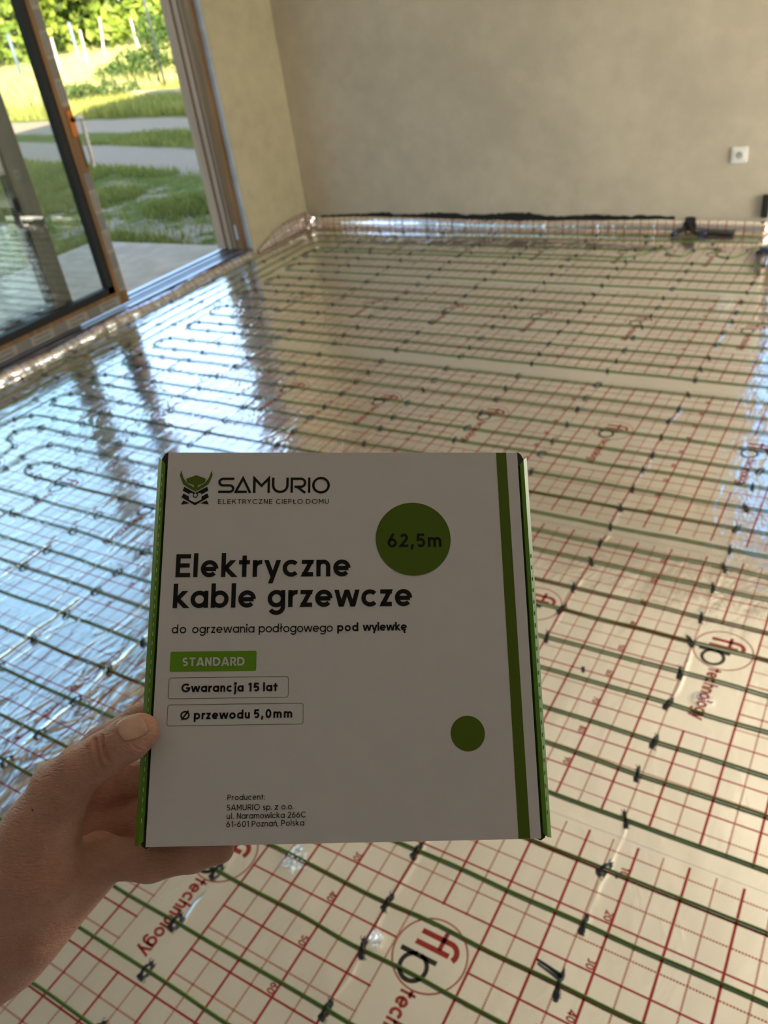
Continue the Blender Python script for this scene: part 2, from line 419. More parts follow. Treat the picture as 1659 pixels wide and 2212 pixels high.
    if ch == '9': s(arc(.32, .68, .33 - h, 0, 360, .335 - h)[:-1], True); s([(.60 - h * .3, .60), (.22, -.05)], False, (0, 1)); return S, .66
    return [], .3
def clip_poly(p, lo, hi):
    for sgn, lim in ((1, lo), (-1, -hi)):
        q = []
        for i in range(len(p)):
            a, b = p[i], p[(i + 1) % len(p)]; fa, fb = sgn * a[1] - lim, sgn * b[1] - lim
            if fa >= 0: q.append(a)
            if fa * fb < 0: t = fa / (fa - fb); q.append((a[0] + t * (b[0] - a[0]), a[1] + t * (b[1] - a[1])))
        p = q
        if len(p) < 3: return []
    return p
def ribbon(p, w, closed=False, clip=None):
    """flat stroke of width w along p -> list of polygons"""
    P = []
    for q in p:
        q = np.array(q, float)
        if not P or np.abs(q - P[-1]).max() > 1e-3 * w: P.append(q)
    if closed and np.abs(P[0] - P[-1]).max() < 1e-3 * w: P.pop()
    n = len(P); h = w / 2; Lf, Rt = [], []
    for i in range(n):
        if closed: a, b = P[i] - P[i - 1], P[(i + 1) % n] - P[i]
        else: a = P[i] - P[i - 1] if i else P[1] - P[0]; b = P[i + 1] - P[i] if i < n - 1 else P[-1] - P[-2]
        a = a / (np.linalg.norm(a) + 1e-9); b = b / (np.linalg.norm(b) + 1e-9)
        na, nb = np.array((-a[1], a[0])), np.array((-b[1], b[0])); m = na + nb; m /= np.linalg.norm(m) + 1e-9
        k = h / max(.3, float(m @ na)); Lf.append(P[i] + m * k); Rt.append(P[i] - m * k)
    out = []
    for i in range(n if closed else n - 1):
        j = (i + 1) % n
        q = [tuple(Rt[i]), tuple(Rt[j]), tuple(Lf[j]), tuple(Lf[i])]
        if clip: q = clip_poly(q, *clip)
        if len(q) > 2: out.append(q)
    return out
def text_polys(s, w, x0, x1=None, y=0., cap=1., track=.10):
    """polygons of a line of text from x0 to x1, baseline y, cap height cap; tracking is solved so that it fits"""
    gl = [glyph(c, w) for c in s]; nat = sum(g[1] for g in gl); n = len(s) - 1
    if x1 is not None:
        track = ((x1 - x0) / cap - nat) / max(1, n); sxx = 1.
        if track < .05 and n: track = .05; sxx = ((x1 - x0) / cap) / (nat + track * n)
        if track > .24 and n: track = .24; sxx = ((x1 - x0) / cap) / (nat + track * n)
        if not n: sxx = ((x1 - x0) / cap) / nat
    else: sxx = 1.
    out = []; px = 0.
    for g, adv in gl:
        for p, c, cl in g:
            for q in ribbon(p, w, c, cl): out.append([(x0 + (a + px) * sxx * cap, y + b * cap) for a, b in q])
        px += adv + track
    return out
def disc(cx, cy, r, n=64, ry=None): return [[q for q in arc(cx, cy, r, 0, 360, ry, n)[:-1]]]
def rrect(x0, y0, x1, y1, r):
    return arc(x1 - r, y1 - r, r, 0, 90, n=6) + arc(x0 + r, y1 - r, r, 90, 180, n=6) + arc(x0 + r, y0 + r, r, 180, 270, n=6) + arc(x1 - r, y0 + r, r, 270, 360, n=6)

# ================================================================== THE ROOM
XL, YB, XR, YR, ZC = -3.65, 4.36, 2.3, -3.6, 2.74
def struct(mb, name, mats, **k):
    o = mb.build(name, mats, **k); o['kind'] = 'structure'; return o
DY0, DY1, DZ1 = -1.2, 3.67, 2.52          # door opening in the left wall
struct(MB().box((-4.0, -4.0, -.14), (2.7, 4.75, -.004)), 'floor', M['screed'])
struct(MB().box((-4.0, -.75, ZC), (2.7, 4.75, ZC + .25)), 'ceiling', M['ceiling'])
M['bounce_tone'] = plaster_mat('bounce_grey', (0.68, 0.66, 0.65))  # invented tone for unseen rear surfaces, set to limit bounce onto the box
struct(MB().box((-4.0, -4.0, ZC - .22), (2.7, -.75, ZC + .25)), 'bounce_ceiling', M['bounce_tone'])  # unseen lowered ceiling, added to cut the light reaching the box
struct(MB().box((XL - .3, DY1, -.14), (XL, 4.66, ZC)).box((XL - .3, -4.0, -.14), (XL, DY0, ZC)).box((XL - .3, DY0, DZ1), (XL, DY1, ZC)), 'wall_left', M['plaster'])
WX0, WX1, WZ1 = -.380, 1.75, 2.3          # glazed door in the back wall, just right of the picture
struct(MB().box((XL, YB, -.14), (WX0, 4.66, ZC)).box((WX1, YB, -.14), (2.7, 4.66, ZC)).box((WX0, YB, WZ1), (WX1, 4.66, ZC)), 'wall_back', M['plaster_back'])
struct(MB().box((XR, -4.0, -.14), (2.6, .6, ZC)), 'wall_right_rear', M['bounce_tone'])
struct(MB().box((XR, .6, -.14), (2.6, 1.9, ZC)).box((XR, 4.28, -.14), (2.6, YB, ZC)).box((XR, 1.9, -.14), (2.6, 4.28, .12)).box((XR, 1.9, 2.28), (2.6, 4.28, ZC)), 'wall_right', M['plaster'])
fr = MB()
for a, b in ((1.901, 1.97), (3.05, 3.13), (4.21, 4.279)): fr.box((XR + .10, a, .121), (XR + .17, b, 2.279))
fr.box((XR + .10, 1.97, .121), (XR + .17, 4.21, .19)).box((XR + .10, 1.97, 2.21), (XR + .17, 4.21, 2.279))
w2 = empty('added_window', (XR, 3.1, .12)); w2['kind'] = 'structure'  # unseen window, added to go with the fill light
o = fr.build('window_frame', M['oak'], None); o.parent = w2; o.location = -w2.location
o = MB().box((XR + .13, 1.97, .19), (XR + .136, 4.21, 2.21)).build('glass_pane', M['glass']); o.parent = w2; o.location = -w2.location
struct(MB().box((XL, -4.0, -.14), (XR, YR, ZC)), 'wall_rear', M['bounce_tone'])
struct(MB().box((XL - .3, -9, ZC + .25), (9, 4.66, 5.55)), 'roof', M['roof'])
struct(MB().box((XL - .045, DY1 - .018, .05), (XL - .002, DY1 - .001, DZ1)), 'trim_1', M['grey'])

# back glazed door: frame and two panes
bd = empty('door_2', (WX0, YB + .15, 0)); bd['kind'] = 'structure'
fr = MB()
for a, b in ((WX0 + .001, WX0 + .045), ((WX0 + WX1) / 2 - .05, (WX0 + WX1) / 2 + .05), (WX1 - .075, WX1 - .001)): fr.box((a, YB + .12, .02), (b, YB + .19, WZ1 - .001))
fr.box((WX0 + .045, YB + .12, .02), (WX1 - .075, YB + .19, .09)).box((WX0 + .045, YB + .12, WZ1 - .08), (WX1 - .075, YB + .19, WZ1 - .001))
o = fr.build('door_frame', M['oak'], None); o.parent = bd; o.location = -bd.location
o = MB().box((WX0 + .045, YB + .15, .09), (WX1 - .075, YB + .156, WZ1 - .08)).build('glass_pane', M['glass']); o.parent = bd; o.location = -bd.location

# ------------------------------------------------------------------ sliding door in the left wall
FX0, FX1, JY = XL - .285, XL - .045, DY1 - .02
d1 = empty('door_1', (0, 0, 0)); d1['kind'] = 'structure'
mb = MB()
mb.box((FX0, JY - .001, 0), (FX1, DY1 - .001, DZ1 - .005), 0)                         # jamb back board
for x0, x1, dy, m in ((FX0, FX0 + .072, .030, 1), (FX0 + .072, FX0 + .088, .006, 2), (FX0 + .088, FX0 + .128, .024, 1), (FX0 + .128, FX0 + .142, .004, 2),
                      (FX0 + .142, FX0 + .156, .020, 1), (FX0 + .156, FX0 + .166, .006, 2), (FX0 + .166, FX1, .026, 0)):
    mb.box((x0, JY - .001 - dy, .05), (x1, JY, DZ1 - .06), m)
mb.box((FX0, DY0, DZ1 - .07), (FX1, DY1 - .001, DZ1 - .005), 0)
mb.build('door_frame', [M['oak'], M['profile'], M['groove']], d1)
mb = MB().box((FX0 - .01, DY0, -.1), (FX1 + .004, JY, .038))
for x0, x1, z in ((FX0, FX0 + .03, .044), (FX0 + .05, FX0 + .062, .052), (FX0 + .10, FX0 + .115, .05), (FX0 + .135, FX0 + .147, .054), (FX0 + .17, FX0 + .185, .05), (FX1 - .03, FX1 + .004, .048)):
    mb.box((x0, DY0, .036), (x1, JY, z))
mb.build('threshold', M['alu'], d1)
mb = MB().box((FX0 + .19, JY - .0275, .12), (FX0 + .21, JY - .0265, .22)); mb.build('striker_plate', M['alu'], d1)
LX, LY1, LY0 = -3.72, 2.52, .18           # sliding leaf: front face, right edge, left edge
leaf = empty('sliding_leaf', (LX, LY1, .07), d1)
def leafpart(mb, name, mats, par=leaf, org=(LX, LY1, .07), **k):
    o = mb.build(name, mats, None, **k); o.parent = par; o.location = tuple(-np.array(org)); return o
def leaf_frame(mb, x, y0, y1, z0, z1, wd, gk, t, mw_=0, mg=1):
    for a, b in ((y1 - wd, y1), (y0, y0 + wd)): mb.box((x - t, a, z0), (x, b, z1), mw_)
    mb.box((x - t, y0 + wd, z0), (x, y1 - wd, z0 + wd), mw_); mb.box((x - t, y0 + wd, z1 - wd), (x, y1 - wd, z1), mw_)
    for a, b in ((y1 - wd - gk, y1 - wd), (y0 + wd, y0 + wd + gk)): mb.box((x - t + .01, a, z0 + wd), (x - .006, b, z1 - wd), mg)
    mb.box((x - t + .01, y0 + wd, z0 + wd), (x - .006, y1 - wd, z0 + wd + gk * .9), mg); mb.box((x - t + .01, y0 + wd, z1 - wd - gk), (x - .006, y1 - wd, z1 - wd), mg)
mb = MB(); leaf_frame(mb, LX, LY0, LY1, .068, 2.44, .082, .046, .062); leafpart(mb, 'leaf_frame', [M['oak'], M['gasket']])
leafpart(MB().box((LX - .034, LY0 + .12, .17), (LX - .028, LY1 - .125, 2.33)), 'glass_pane', M['glass'])
# protective film: bright printed lengths alternate with plain grey ones
tp = MB(); z = .145; rows = []
while z < 2.3:
    tp.box((LX, LY1 - .053, z), (LX + .0006, LY1 - .001, z + .135), 0); rows.append((z, z + .135)); z += .137
    tp.box((LX, LY1 - .053, z), (LX + .0006, LY1 - .001, z + .088), 1); z += .09
    if .80 < z < 1.0: z = 1.17
for z0, z1 in rows:                                                   # faded, unreadable print: two rows of fine ticks
    for c in (.016, .038):
        zz = z0 + .02
        while zz < z1 - .018:
            k = random.uniform(.0035, .006); tp.box((LX + .0006, LY1 - c - .0055 * random.uniform(.6, 1.1), zz), (LX + .0008, LY1 - c + .004 * random.uniform(.6, 1.1), zz + k), 2); zz += k + .0022
y = LY1 - .075
tp2 = MB()
while y > LY0:
    tp2.box((LX, y - .16, .070), (LX + .0006, y, .126), 0)
    for c in (.086, .110):
        yy = y - .03
        while yy > y - .135:
            k = random.uniform(.003, .006); tp2.box((LX + .0006, yy - k, c - .004 * random.uniform(.6, 1)), (LX + .0008, yy, c + .006 * random.uniform(.6, 1.1)), 2); yy -= k + .0022
    tp2.box((LX, y - .255, .070), (LX + .0006, y - .162, .126), 1); y -= .257
leafpart(tp, 'protective_film', [M['tape'], M['tape_grey'], M['tape_ink']]); leafpart(tp2, 'protective_film', [M['tape'], M['tape_grey'], M['tape_ink']])
# pull handle: rosette in orange foam, dark neck, lever wrapped in white film
leafpart(MB().box((LX, LY1 - .045, 1.015), (LX + .008, LY1 - .004, 1.15)), 'foam_sleeve', M['orange'], bevel=.004)
hp = smooth_path([(LX, LY1 - .022, 1.098), (LX + .03, LY1 - .022, 1.10)], .01)
leafpart(MB().tube(hp, .011, 10), 'handle_neck', M['gasket'], smooth=True)
hp = smooth_path([(LX + .034, LY1 - .026, 1.105), (LX + .045, LY1 + .002, 1.112), (LX + .047, LY1 + .012, 1.095), (LX + .047, LY1 + .010, 1.05), (LX + .047, LY1 + .004, .97), (LX + .046, LY1 + .002, .88), (LX + .042, LY1 - .004, .85)], .012)
leafpart(MB().tube(hp, [.010 + .004 * math.sin(i * 1.7) ** 2 for i in range(len(hp))], 10), 'wrapped_lever', M['wrap'], smooth=True)
fl = empty('fixed_leaf', (0, 0, 0), d1)
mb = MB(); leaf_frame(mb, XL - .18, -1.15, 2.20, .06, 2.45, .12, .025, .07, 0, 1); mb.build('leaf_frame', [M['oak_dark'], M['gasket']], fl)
MB().box((XL - .216, -1.0, .2), (XL - .21, 2.06, 2.34)).build('glass_pane', M['glass'], fl)

# ================================================================== FOIL ON THE FLOOR
# (origin of each sheet's print, pattern shift, far edge, near edge)
SHEETS = [(-.81, .10, -.775, -1.85), (.2, 0.0, .212, -.835), (1.212, .305, 1.225, .185), (2.25, .197, 2.268, 1.200), (3.335, -.013, 3.35, 2.24), (4.40, .1, 4.355, 3.32)]
SLAB = ['nearest the camera, mostly below the picture', 'in the foreground under the hand and box', 'that runs behind the box at mid height', 'beyond the box in the middle of the room', 'second from the back wall', 'along the back wall']
def rot_print(px, py):        # text runs towards the viewer: text x -> -Y, text y -> +X
    return lambda q: (px + q[1], py - q[0])
def print_logo(ox, oy):
    """round flp mark and the word below it; ox, oy = mark centre"""
    out = []; f = lambda p: (ox + p[1], oy - p[0])
    ring = ribbon(arc(0, 0, .0705, 0, 360, n=56)[:-1], .0036, True)
    out.append((0.2, 'ink_ring', [[f(q) for q in p] for p in ring]))
    w = .0105
    fp = ribbon([(-.036, -.034), (-.036, .027)] + arc(-.018, .027, .018, 180, 55, .0185), w) + ribbon([(-.052, .012), (-.016, .012)], .0085)
    fp += ribbon([(-.013, -.036), (-.013, .033)], w)
    out.append((0.3, 'ink_red', [[f(q) for q in p] for p in fp]))
    bp = ribbon([(.0095, -.056), (.0095, .019)], .0095) + ribbon(arc(.033, -.0175, .0255, 172, -172, .0255, 40), .0085)
    out.append((0.3, 'ink_black', [[f(q) for q in p] for p in bp]))
    t = text_polys('technology', .20, .072, .250, -.018, .033)
    out.append((0.3, 'ink_pale', [[f(q) for q in p] for p in t]))
    return out
INK = ['foil', 'ink_red', 'ink_pale', 'ink_black', 'ink_ring']
M['ink_ring'] = ink_mat('ink_ring', (0.52, 0.16, 0.11))
for i, (n0, off, yf, yn) in enumerate(SHEETS):
    x0, x1 = XL + .008 + .002 * (i % 2), XR - .02; z = .0005 + .0005 * i
    mb = MB(); nx = 30
    for k in range(nx):
        a, b = x0 + (x1 - x0) * k / nx - off, x0 + (x1 - x0) * (k + 1) / nx - off
        mb.add([(a, yn - n0, 0), (b, yn - n0, 0), (b, yf - n0, 0), (a, yf - n0, 0)], [(0, 1, 2, 3)], 0)
    if i > 0:
        for k in range(-9, 6):
            cx = -.177 + .5 * k
            if not (x0 + .1 < cx + off < x1 - .1): continue
            if yn - n0 < -.66:
                for dz, mk, pol in print_logo(cx, -.402):
                    for p in pol: mb.add([(a, b, dz * .001) for a, b in p], [tuple(range(len(p)))], INK.index(mk))
            for q in range(1, 10):
                yy = -.1 * q
                if not (yn - n0 + .02 < yy < yf - n0 - .03): continue
                for p in text_polys(str(q * 10), .20, -.0235, -.0035, .083 - .5 + .5 * (k + 1), .0165):
                    mb.add([(b, yy - a, .0003) for a, b in p], [tuple(range(len(p)))], 2)
    o = mb.build('foil_sheet', [M[k] for k in INK], loc=(0, 0, 0)); o.location = (off, n0, z)
    tag(o, 'red-gridded foil sheet ' + SLAB[i], 'foil sheet', 'foil sheets laid in strips over the floor')

def strip(name, base, top, m, label, org, zs=.004):
    """upturned foil edge: base and top polylines of equal length"""
    n = len(base); V = []; F = []
    mids = [np.array(b) * .5 + np.array(t) * .5 for b, t in zip(base, top)]
    for b, mm, t in zip(base, mids, top): V += [b, tuple(mm), t]
    for k in range(n - 1):
        for j in (0, 1): F.append((3 * k + j, 3 * k + 3 + j, 3 * k + 4 + j, 3 * k + 1 + j))
    V = [tuple(np.subtract(v, org)) for v in V]
    o = mesh_obj(name, V, F, m, None, None, True, org)
    md = o.modifiers.new('solid', 'SOLIDIFY'); md.thickness = .0006
    return tag(o, label, 'foil edge', 'upturned foil edges along the walls')
ts = np.linspace(0, 1, 60)
rw = lambda a: a * float(RNG.normal())
bx = [(-3.60 + 3.24 * t, YB - .030 + rw(.002), .004) for t in ts]; tx = [(-3.60 + 3.24 * t, YB - .014 + rw(.002), .078 + .008 * math.sin(t * 9) + rw(.0012)) for t in ts]
strip('foil_edge', bx, tx, M['foil_back'], 'red-gridded foil edge turned up along the foot of the back wall', (-3.6, YB, .03))
bx = [(XL + .030 + rw(.002), 3.70 + .63 * t, .005) for t in ts]; tx = [(XL + .012 + rw(.0015), 3.70 + .63 * t, .012 + .112 * math.sin(min(1, t * 1.25) * PI / 2) ** .8 + rw(.001)) for t in ts]
strip('foil_edge', bx, tx, M['foil_side'], 'foil edge rising in a curve up the narrow left wall beside the corner', (XL, 3.7, .03))
ts = np.linspace(0, 1, 150)
bx = [(XL + .045 + rw(.004), DY0 + .02 + 4.82 * t, .005) for t in ts]; tx = [(XL + .002 + rw(.003) + .010 * math.sin(t * 47) ** 2, DY0 + .02 + 4.82 * t, .052 + .006 * math.sin(t * 37) + rw(.002)) for t in ts]
strip('foil_edge', bx, tx, M['foil_side'], 'crinkled foil edge turned up in front of the sliding door threshold', (XL, 0, .02))
# crumpled foil where the two edges meet
V = []; F = []; nu, nv = 12, 9
for a in range(nu):
    for b in range(nv):
        V.append((XL + .015 + .07 * a / nu + rw(.006), YB - .02 - .03 * math.sin(a / nu * PI) + rw(.007), .008 + .125 * b / nv * (1 - .25 * a / nu) + rw(.004)))
for a in range(nu - 1):
    for b in range(nv - 1): F.append((a * nv + b, (a + 1) * nv + b, (a + 1) * nv + b + 1, a * nv + b + 1))
tag(mesh_obj('foil_edge', V, F, M['foil_back']), 'crumpled shiny foil fold standing in the far left corner', 'foil edge', 'upturned foil edges along the walls')
# dark damp-proof strip showing above the foil on the back wall
prof = [(-3.52, .085), (-3.475, .090), (-3.2, .104), (-2.9, .116), (-2.877, .100), (-2.506, .113), (-2.2, .104), (-1.925, .122), (-1.8, .112), (-1.657, .098), (-1.5, .103), (-1.4, .110), (-1.2, .103), (-1.03, .105), (-.90, .100)]
mb = MB(); xs = np.linspace(prof[0][0], prof[-1][0], 110)
zs = np.interp(xs, [p[0] for p in prof], [p[1] for p in prof]) + RNG.normal(0, .003, 110)
for k in range(109):
    a, b = xs[k], xs[k + 1]
    mb.add([(a, YB - .006, .01), (b, YB - .006, .01), (b, YB - .006, zs[k + 1]), (a, YB - .006, zs[k]), (a, YB - .001, zs[k]), (b, YB - .001, zs[k + 1])], [(0, 1, 2, 3), (3, 2, 5, 4)])
tag(mb.build('damp_proof_strip', M['dark']), 'ragged black bitumen strip along the back wall above the foil edge', 'damp proof strip')

# ================================================================== HEATING CABLE
RUNS = [-.593, -.472, -.372, -.248, -.147, -.022, .104, .230, .353, .456, .581, .692, .812, .914, 1.048, 1.146, 1.240, 1.352, 1.473, 1.604, 1.708, 1.843, 1.974, 2.080, 2.207, 2.346, 2.453, 2.573, 2.720, 2.858, 2.999, 3.112, 3.248, 3.385, 3.522, 3.665, 3.795]
CR = .0027; CZ = .0062
XE = 1.85
def run(y, xa, xb):
    n = max(2, int(abs(xb - xa) / .12)); return [(xa + (xb - xa) * k / n, y + RNG.normal(0, .0016), CZ) for k in range(n + 1)]
def cable(paths, label):
    V, F = [], []
    for p in paths:
        v, f = tube_geo(smooth_path(p, .018), CR, 8); b = len(V); V += v; F += [tuple(i + b for i in q) for q in f]
    o = mesh_obj('heating_cable', V, F, M['cable'], None, None, True)
    return tag(o, label, 'heating cable', 'green heating cables clipped to the foil')
def turn(x, y0, y1, s): # s=-1: loop at left end
    c = (y0 + y1) / 2; r = abs(y1 - y0) / 2
    return [(x + s * r * .75, c - (y1 - y0) * .30, CZ), (x + s * r * .95, c, CZ), (x + s * r * .75, c + (y1 - y0) * .30, CZ)]
LOOPX = [-3.085, -3.085, -3.09, -3.09, -3.09, -3.10, -3.10, -3.10, -3.13, -3.19]
p = []; seq = RUNS[17:37]; kx = 0
for k in range(0, 20, 2):
    xl = LOOPX[k // 2]
    if k: p += turn(XE, seq[k - 1], seq[k], 1)
    p += run(seq[k], XE, xl) + turn(xl, seq[k], seq[k + 1], -1) + run(seq[k + 1], xl, XE)
# wavy tail near the back wall
wav = [(-.948, 3.969), (-.926, 4.035), (-.865, 4.040), (-.829, 3.94), (-.737, 3.923), (-.708, 4.027), (-.653, 4.066), (-.58, 4.055), (-.569, 3.953), (-.499, 3.912), (-.43, 3.985), (-.427, 4.05), (-.386, 4.10), (-.33, 4.144)]
cable([p], 'long green cable laid in parallel runs with loops, from mid floor to the back')
p = run(RUNS[5], -3.3, XE); q = [p]
low = [run(RUNS[i], -3.35, XE) for i in range(0, 12)]
ps = []; cur = []
for k, rr in enumerate(low):
    seg = rr if k % 2 == 0 else rr[::-1]
    if k: cur += turn(XE if k % 2 else -3.35, RUNS[k - 1], RUNS[k], 1 if k % 2 else -1)
    cur += seg
cur2 = run(RUNS[13], XE, -2.60) + [(-2.648, .905, CZ), (-2.672, .867, CZ), (-2.645, .822, CZ)] + run(RUNS[12], -2.60, XE)
cable([cur, cur2], 'green cable of the near runs under the box and hand')
def down(x, y): return [(x, y - .25 * k, CZ) for k in range(0, 9) if y - .25 * k > -1.1]
c3 = run(RUNS[16], XE, -3.02) + [(-3.08, 1.236, CZ), (-3.145, 1.185, CZ), (-3.20, 1.08, CZ)] + down(-3.235, .92)
c4 = run(RUNS[15], XE, -2.93) + [(-3.0, 1.125, CZ), (-3.035, 1.075, CZ), (-3.01, 1.02, CZ), (-2.93, .985, CZ), (-2.895, .93, CZ), (-2.90, .86, CZ)] + down(-2.96, .72)
c5 = run(RUNS[14], XE, -2.68) + [(-2.74, 1.035, CZ), (-2.782, .97, CZ), (-2.772, .90, CZ), (-2.765, .82, CZ)] + down(-2.80, .70)
cable([c3, c4, c5], 'green cable whose runs turn towards the camera at the left foreground')
far = []
for yy, xx in ((3.865, -3.245), (4.005, -3.35), (4.150, -3.455), (4.262, -3.565)):
    xe = {3.865: -1.06, 4.005: -.98}.get(yy, WX0 - .01)
    yr = yy + (.05 if yy > 4.1 else 0)
    rr = [(xe + (xx + .10 - xe) * k / 20, yr + (yy - yr) * k / 20 + RNG.normal(0, .002), CZ) for k in range(21)]
    pth = rr + [(xx + .03, yy - .03, CZ), (xx, yy - .11, CZ)] + [(xx + RNG.normal(0, .004), yy - .3 - .3 * k, CZ) for k in range(16) if yy - .3 - .3 * k > -1.1]
    if yy == 3.865: pth = [(a, b, CZ) for a, b in wav[::-1]] + pth
    if yy == 4.005: pth = [(-.905, 4.085, CZ), (-.94, 4.04, CZ)] + pth
    far.append(pth)
cable(far, 'green cable along the back wall and down beside the glass door, wavy at its end')

# ------------------------------------------------------------------ clips
def clip_geo(seed=0, arm=False):
    r = random.Random(seed); mb = MB()
    prof = [(-.0195, .0006), (-.016, .0010), (-.010, .0024), (-.0055, .0072), (0, .0088), (.0055, .0072), (.010, .0026), (.0145, .0012), (.0165, .0008)]
    wd = [.0052, .0058, .0036, .0030, .0030, .0030, .0034, .0044, .0040]
    t = .0026; n = len(prof); V = []; F = []
    for (y, z), w in zip(prof, wd): V += [(-w, y, z), (w, y, z), (w, y, z + t), (-w, y, z + t)]
    for k in range(n - 1):
        for j in range(4): F.append((4 * k + j, 4 * k + (j + 1) % 4, 4 * k + 4 + (j + 1) % 4, 4 * k + 4 + j))
    F += [(3, 2, 1, 0), tuple(4 * (n - 1) + j for j in range(4))]
    mb.add(V, F)
    mb.tube([(.0035, -.010, .006), (.0065, -.013, .0085), (.0085, -.0165, .0055), (.007, -.018, .003)], .0008, 5)       # split barb
    mb.tube([(-.003, .012, .0045), (-.0065, .0165, .0075), (-.0055, .020, .0045)], .0008, 5)
    mb.tube([(0, .0150, .004), (.001, .0195, .0048), (.0005, .0215, .0035)], [.0016, .0012, .0007], 5)
    if arm:
        mb.tube([(-.002, .0150, .005), (-.014, .0185, .0055), (-.030, .0235, .005), (-.046, .0285, .004)], [.0042, .0034, .0028, .0026], 8)
        mb.tube([(.001, .0150, .005), (.004, .024, .006), (.0035, .031, .007)], [.004, .0022, .0008], 6)
        mb.add(*tube_geo([(0, -.020, .002), (.0005, -.0265, .002)], [.0065, .0045], 8))
    me = bpy.data.meshes.new('cable_clip'); me.from_pydata(mb.v, [], mb.f); me.materials.append(M['clip']); me.update(); return me
CLIP_ME = [clip_geo(1), clip_geo(2)]; ARM_ME = clip_geo(3, True)
camM = mw.inverted()
HIDE = [(364, 977), (1117, 978), (1192, 1812), (505, 1838), (250, 1925), (150, 2022), (0, 2133), (0, 1775), (83, 1667), (300, 1530), (340, 985)]
def hidden(x, y):
    # is this spot of the floor behind the held box or the hand?
    q = camM @ Vector((x, y, 0)); px, py = 829.5 + 1774.8 * q.x / -q.z, 1106 - 1774.8 * q.y / -q.z; ins = False
    for i in range(len(HIDE)):
        (x1, y1), (x2, y2) = HIDE[i - 1], HIDE[i]
        if (y1 > py) != (y2 > py) and px < (x2 - x1) * (py - y1) / (y2 - y1) + x1: ins = not ins
    return ins
def in_view(x, y, z=0.):
    q = camM @ Vector((x, y, z)); return q.z < 0 and abs(q.x / -q.z) < 829.5 / 1774.8 * 1.01 and abs(q.y / -q.z) < 1106 / 1774.8 * 1.01
clips = []        # x, y, angle, key
COLS = [(.412, 'a'), (.052, 'b'), (-.298, 'c'), (-.660, 'd'), (-1.015, 'e'), (-1.362, 'f'), (-1.712, 'g'), (-2.070, 'h'), (-2.430, 'i'), (-2.750, 'j'), (-2.945, 'k')]
for k, y in enumerate(RUNS):
    for cx, key in COLS:
        sh = 0
        if key == 'g': sh = .018 if y < .7 else 0
        if key == 'h': sh = .018 if y < 1.2 else -.012
        if key == 'i': sh = .018 if y < 1.6 else -.012
        if key == 'e' and y > 3: sh = -.018
        if key in 'jk' and (y < 1.1): continue
        if key == 'k' and y < 1.14: continue
        clips.append((cx + sh + RNG.normal(0, .004), y, RNG.normal(0, .32), key))
for cx, key in COLS:
    for y in (3.865, 4.005, 4.15, 4.27):
        if cx > -.9 and y < 4.1: continue
        clips.append((cx + RNG.normal(0, .03), y, RNG.normal(0, .3), 'w'))
for x, y in wav[1::2] + [(-.905, 4.085), (-.93, 4.01)]: clips.append((x, y, RNG.uniform(-1.5, 1.5), 'w'))
for k in range(10):
    a, b = RUNS[17 + 2 * k], RUNS[18 + 2 * k]; xl = LOOPX[k]
    clips.append((xl - .045, (a + b) / 2 + RNG.normal(0, .01), PI / 2 + RNG.normal(0, .2), 'l')); clips.append((xl - .012, b - .004, .5, 'l')); clips.append((xl - .012, a + .004, -.5, 'l'))
for x in (-3.245, -3.35, -3.455, -3.565):
    for y in (1.30, 1.60, 1.95, 2.35, 2.75, 3.15, 3.55): clips.append((x + RNG.normal(0, .003), y + .28 * (x + 3.4) + RNG.normal(0, .02), PI / 2 + RNG.normal(0, .25), 'v'))
for x, y, a in ((-3.10, 1.225, .5), (-3.155, 1.17, .9), (-3.03, 1.075, 1.4), (-2.90, .975, .3), (-2.775, .915, 1.5), (-2.672, .867, 1.5), (-2.74, 1.04, .3), (-2.565, 1.047, 0), (-2.545, .915, 0), (-2.93, 1.15, 0), (-2.545, .813, 0), (-3.0, 1.02, 0), (-2.77, .82, 1.5)): clips.append((x, y, a, 'l'))
LAB = {'a': 'dark clip in the row at the extreme right foreground',
       'b': 'dark clip in the row running from right of the box to the bright right edge',
       'c': 'dark clip in the row passing just right of the box to the far right',
       'd': 'dark clip in the second row left of the box right edge row',
       'e': 'dark clip in the row starting above the right half of the box',
       'f': 'dark clip in the row starting above the middle of the box',
       'g': 'dark clip in the row starting above the left half of the box',
       'h': 'dark clip in the row passing the upper left corner of the box',
       'i': 'dark clip in the row crossing the middle of the blue sky reflection',
       'j': 'dark clip in the second row from the left cable loops',
       'k': 'dark clip in the last straight row before the left cable loops',
       'l': 'dark clip holding a bend of the cable loops at left',
       'v': 'dark clip on the cable runs alongside the glass door threshold',
       'w': 'dark clip on the last cable runs close to the back wall'}
SINGLE = [(-.300, -.022, 'dark clip on the cable just below the bottom edge of the box'), (-.298, -.147, 'dark clip beside crumpled film, left of the nearest round logo'),
          (-.298, -.248, 'dark clip between the foreground logo and the crumpled film, on the lower cable'), (-.298, -.372, 'dark clip at the bottom edge of the picture, left of the nearest logo'),
          (.052, .104, 'long dark clip on the cable just right of the lower right box corner'), (.052, -.022, 'dark clip between the lower right box corner and the clip with the long arm'),
          (-.660, -.248, 'dark clip at the fingertip end, beside the logo half hidden by the hand'), (-.660, -.372, 'dark clip beside the printed word technology at lower left'),
          (-.660, -.472, 'dark clip below the printed word technology at lower left'), (-.660, -.593, 'dark clip cut by the bottom edge of the picture at left')]
cand = []
for x, y, a, key in clips:
    q = camM @ Vector((x, y, 0)); see = in_view(x, y) and not hidden(x, y); cand.append((-q.z if see else 1000 - q.z, x, y, a, key))
cand.sort()
far_mb = MB(); nclip = 0
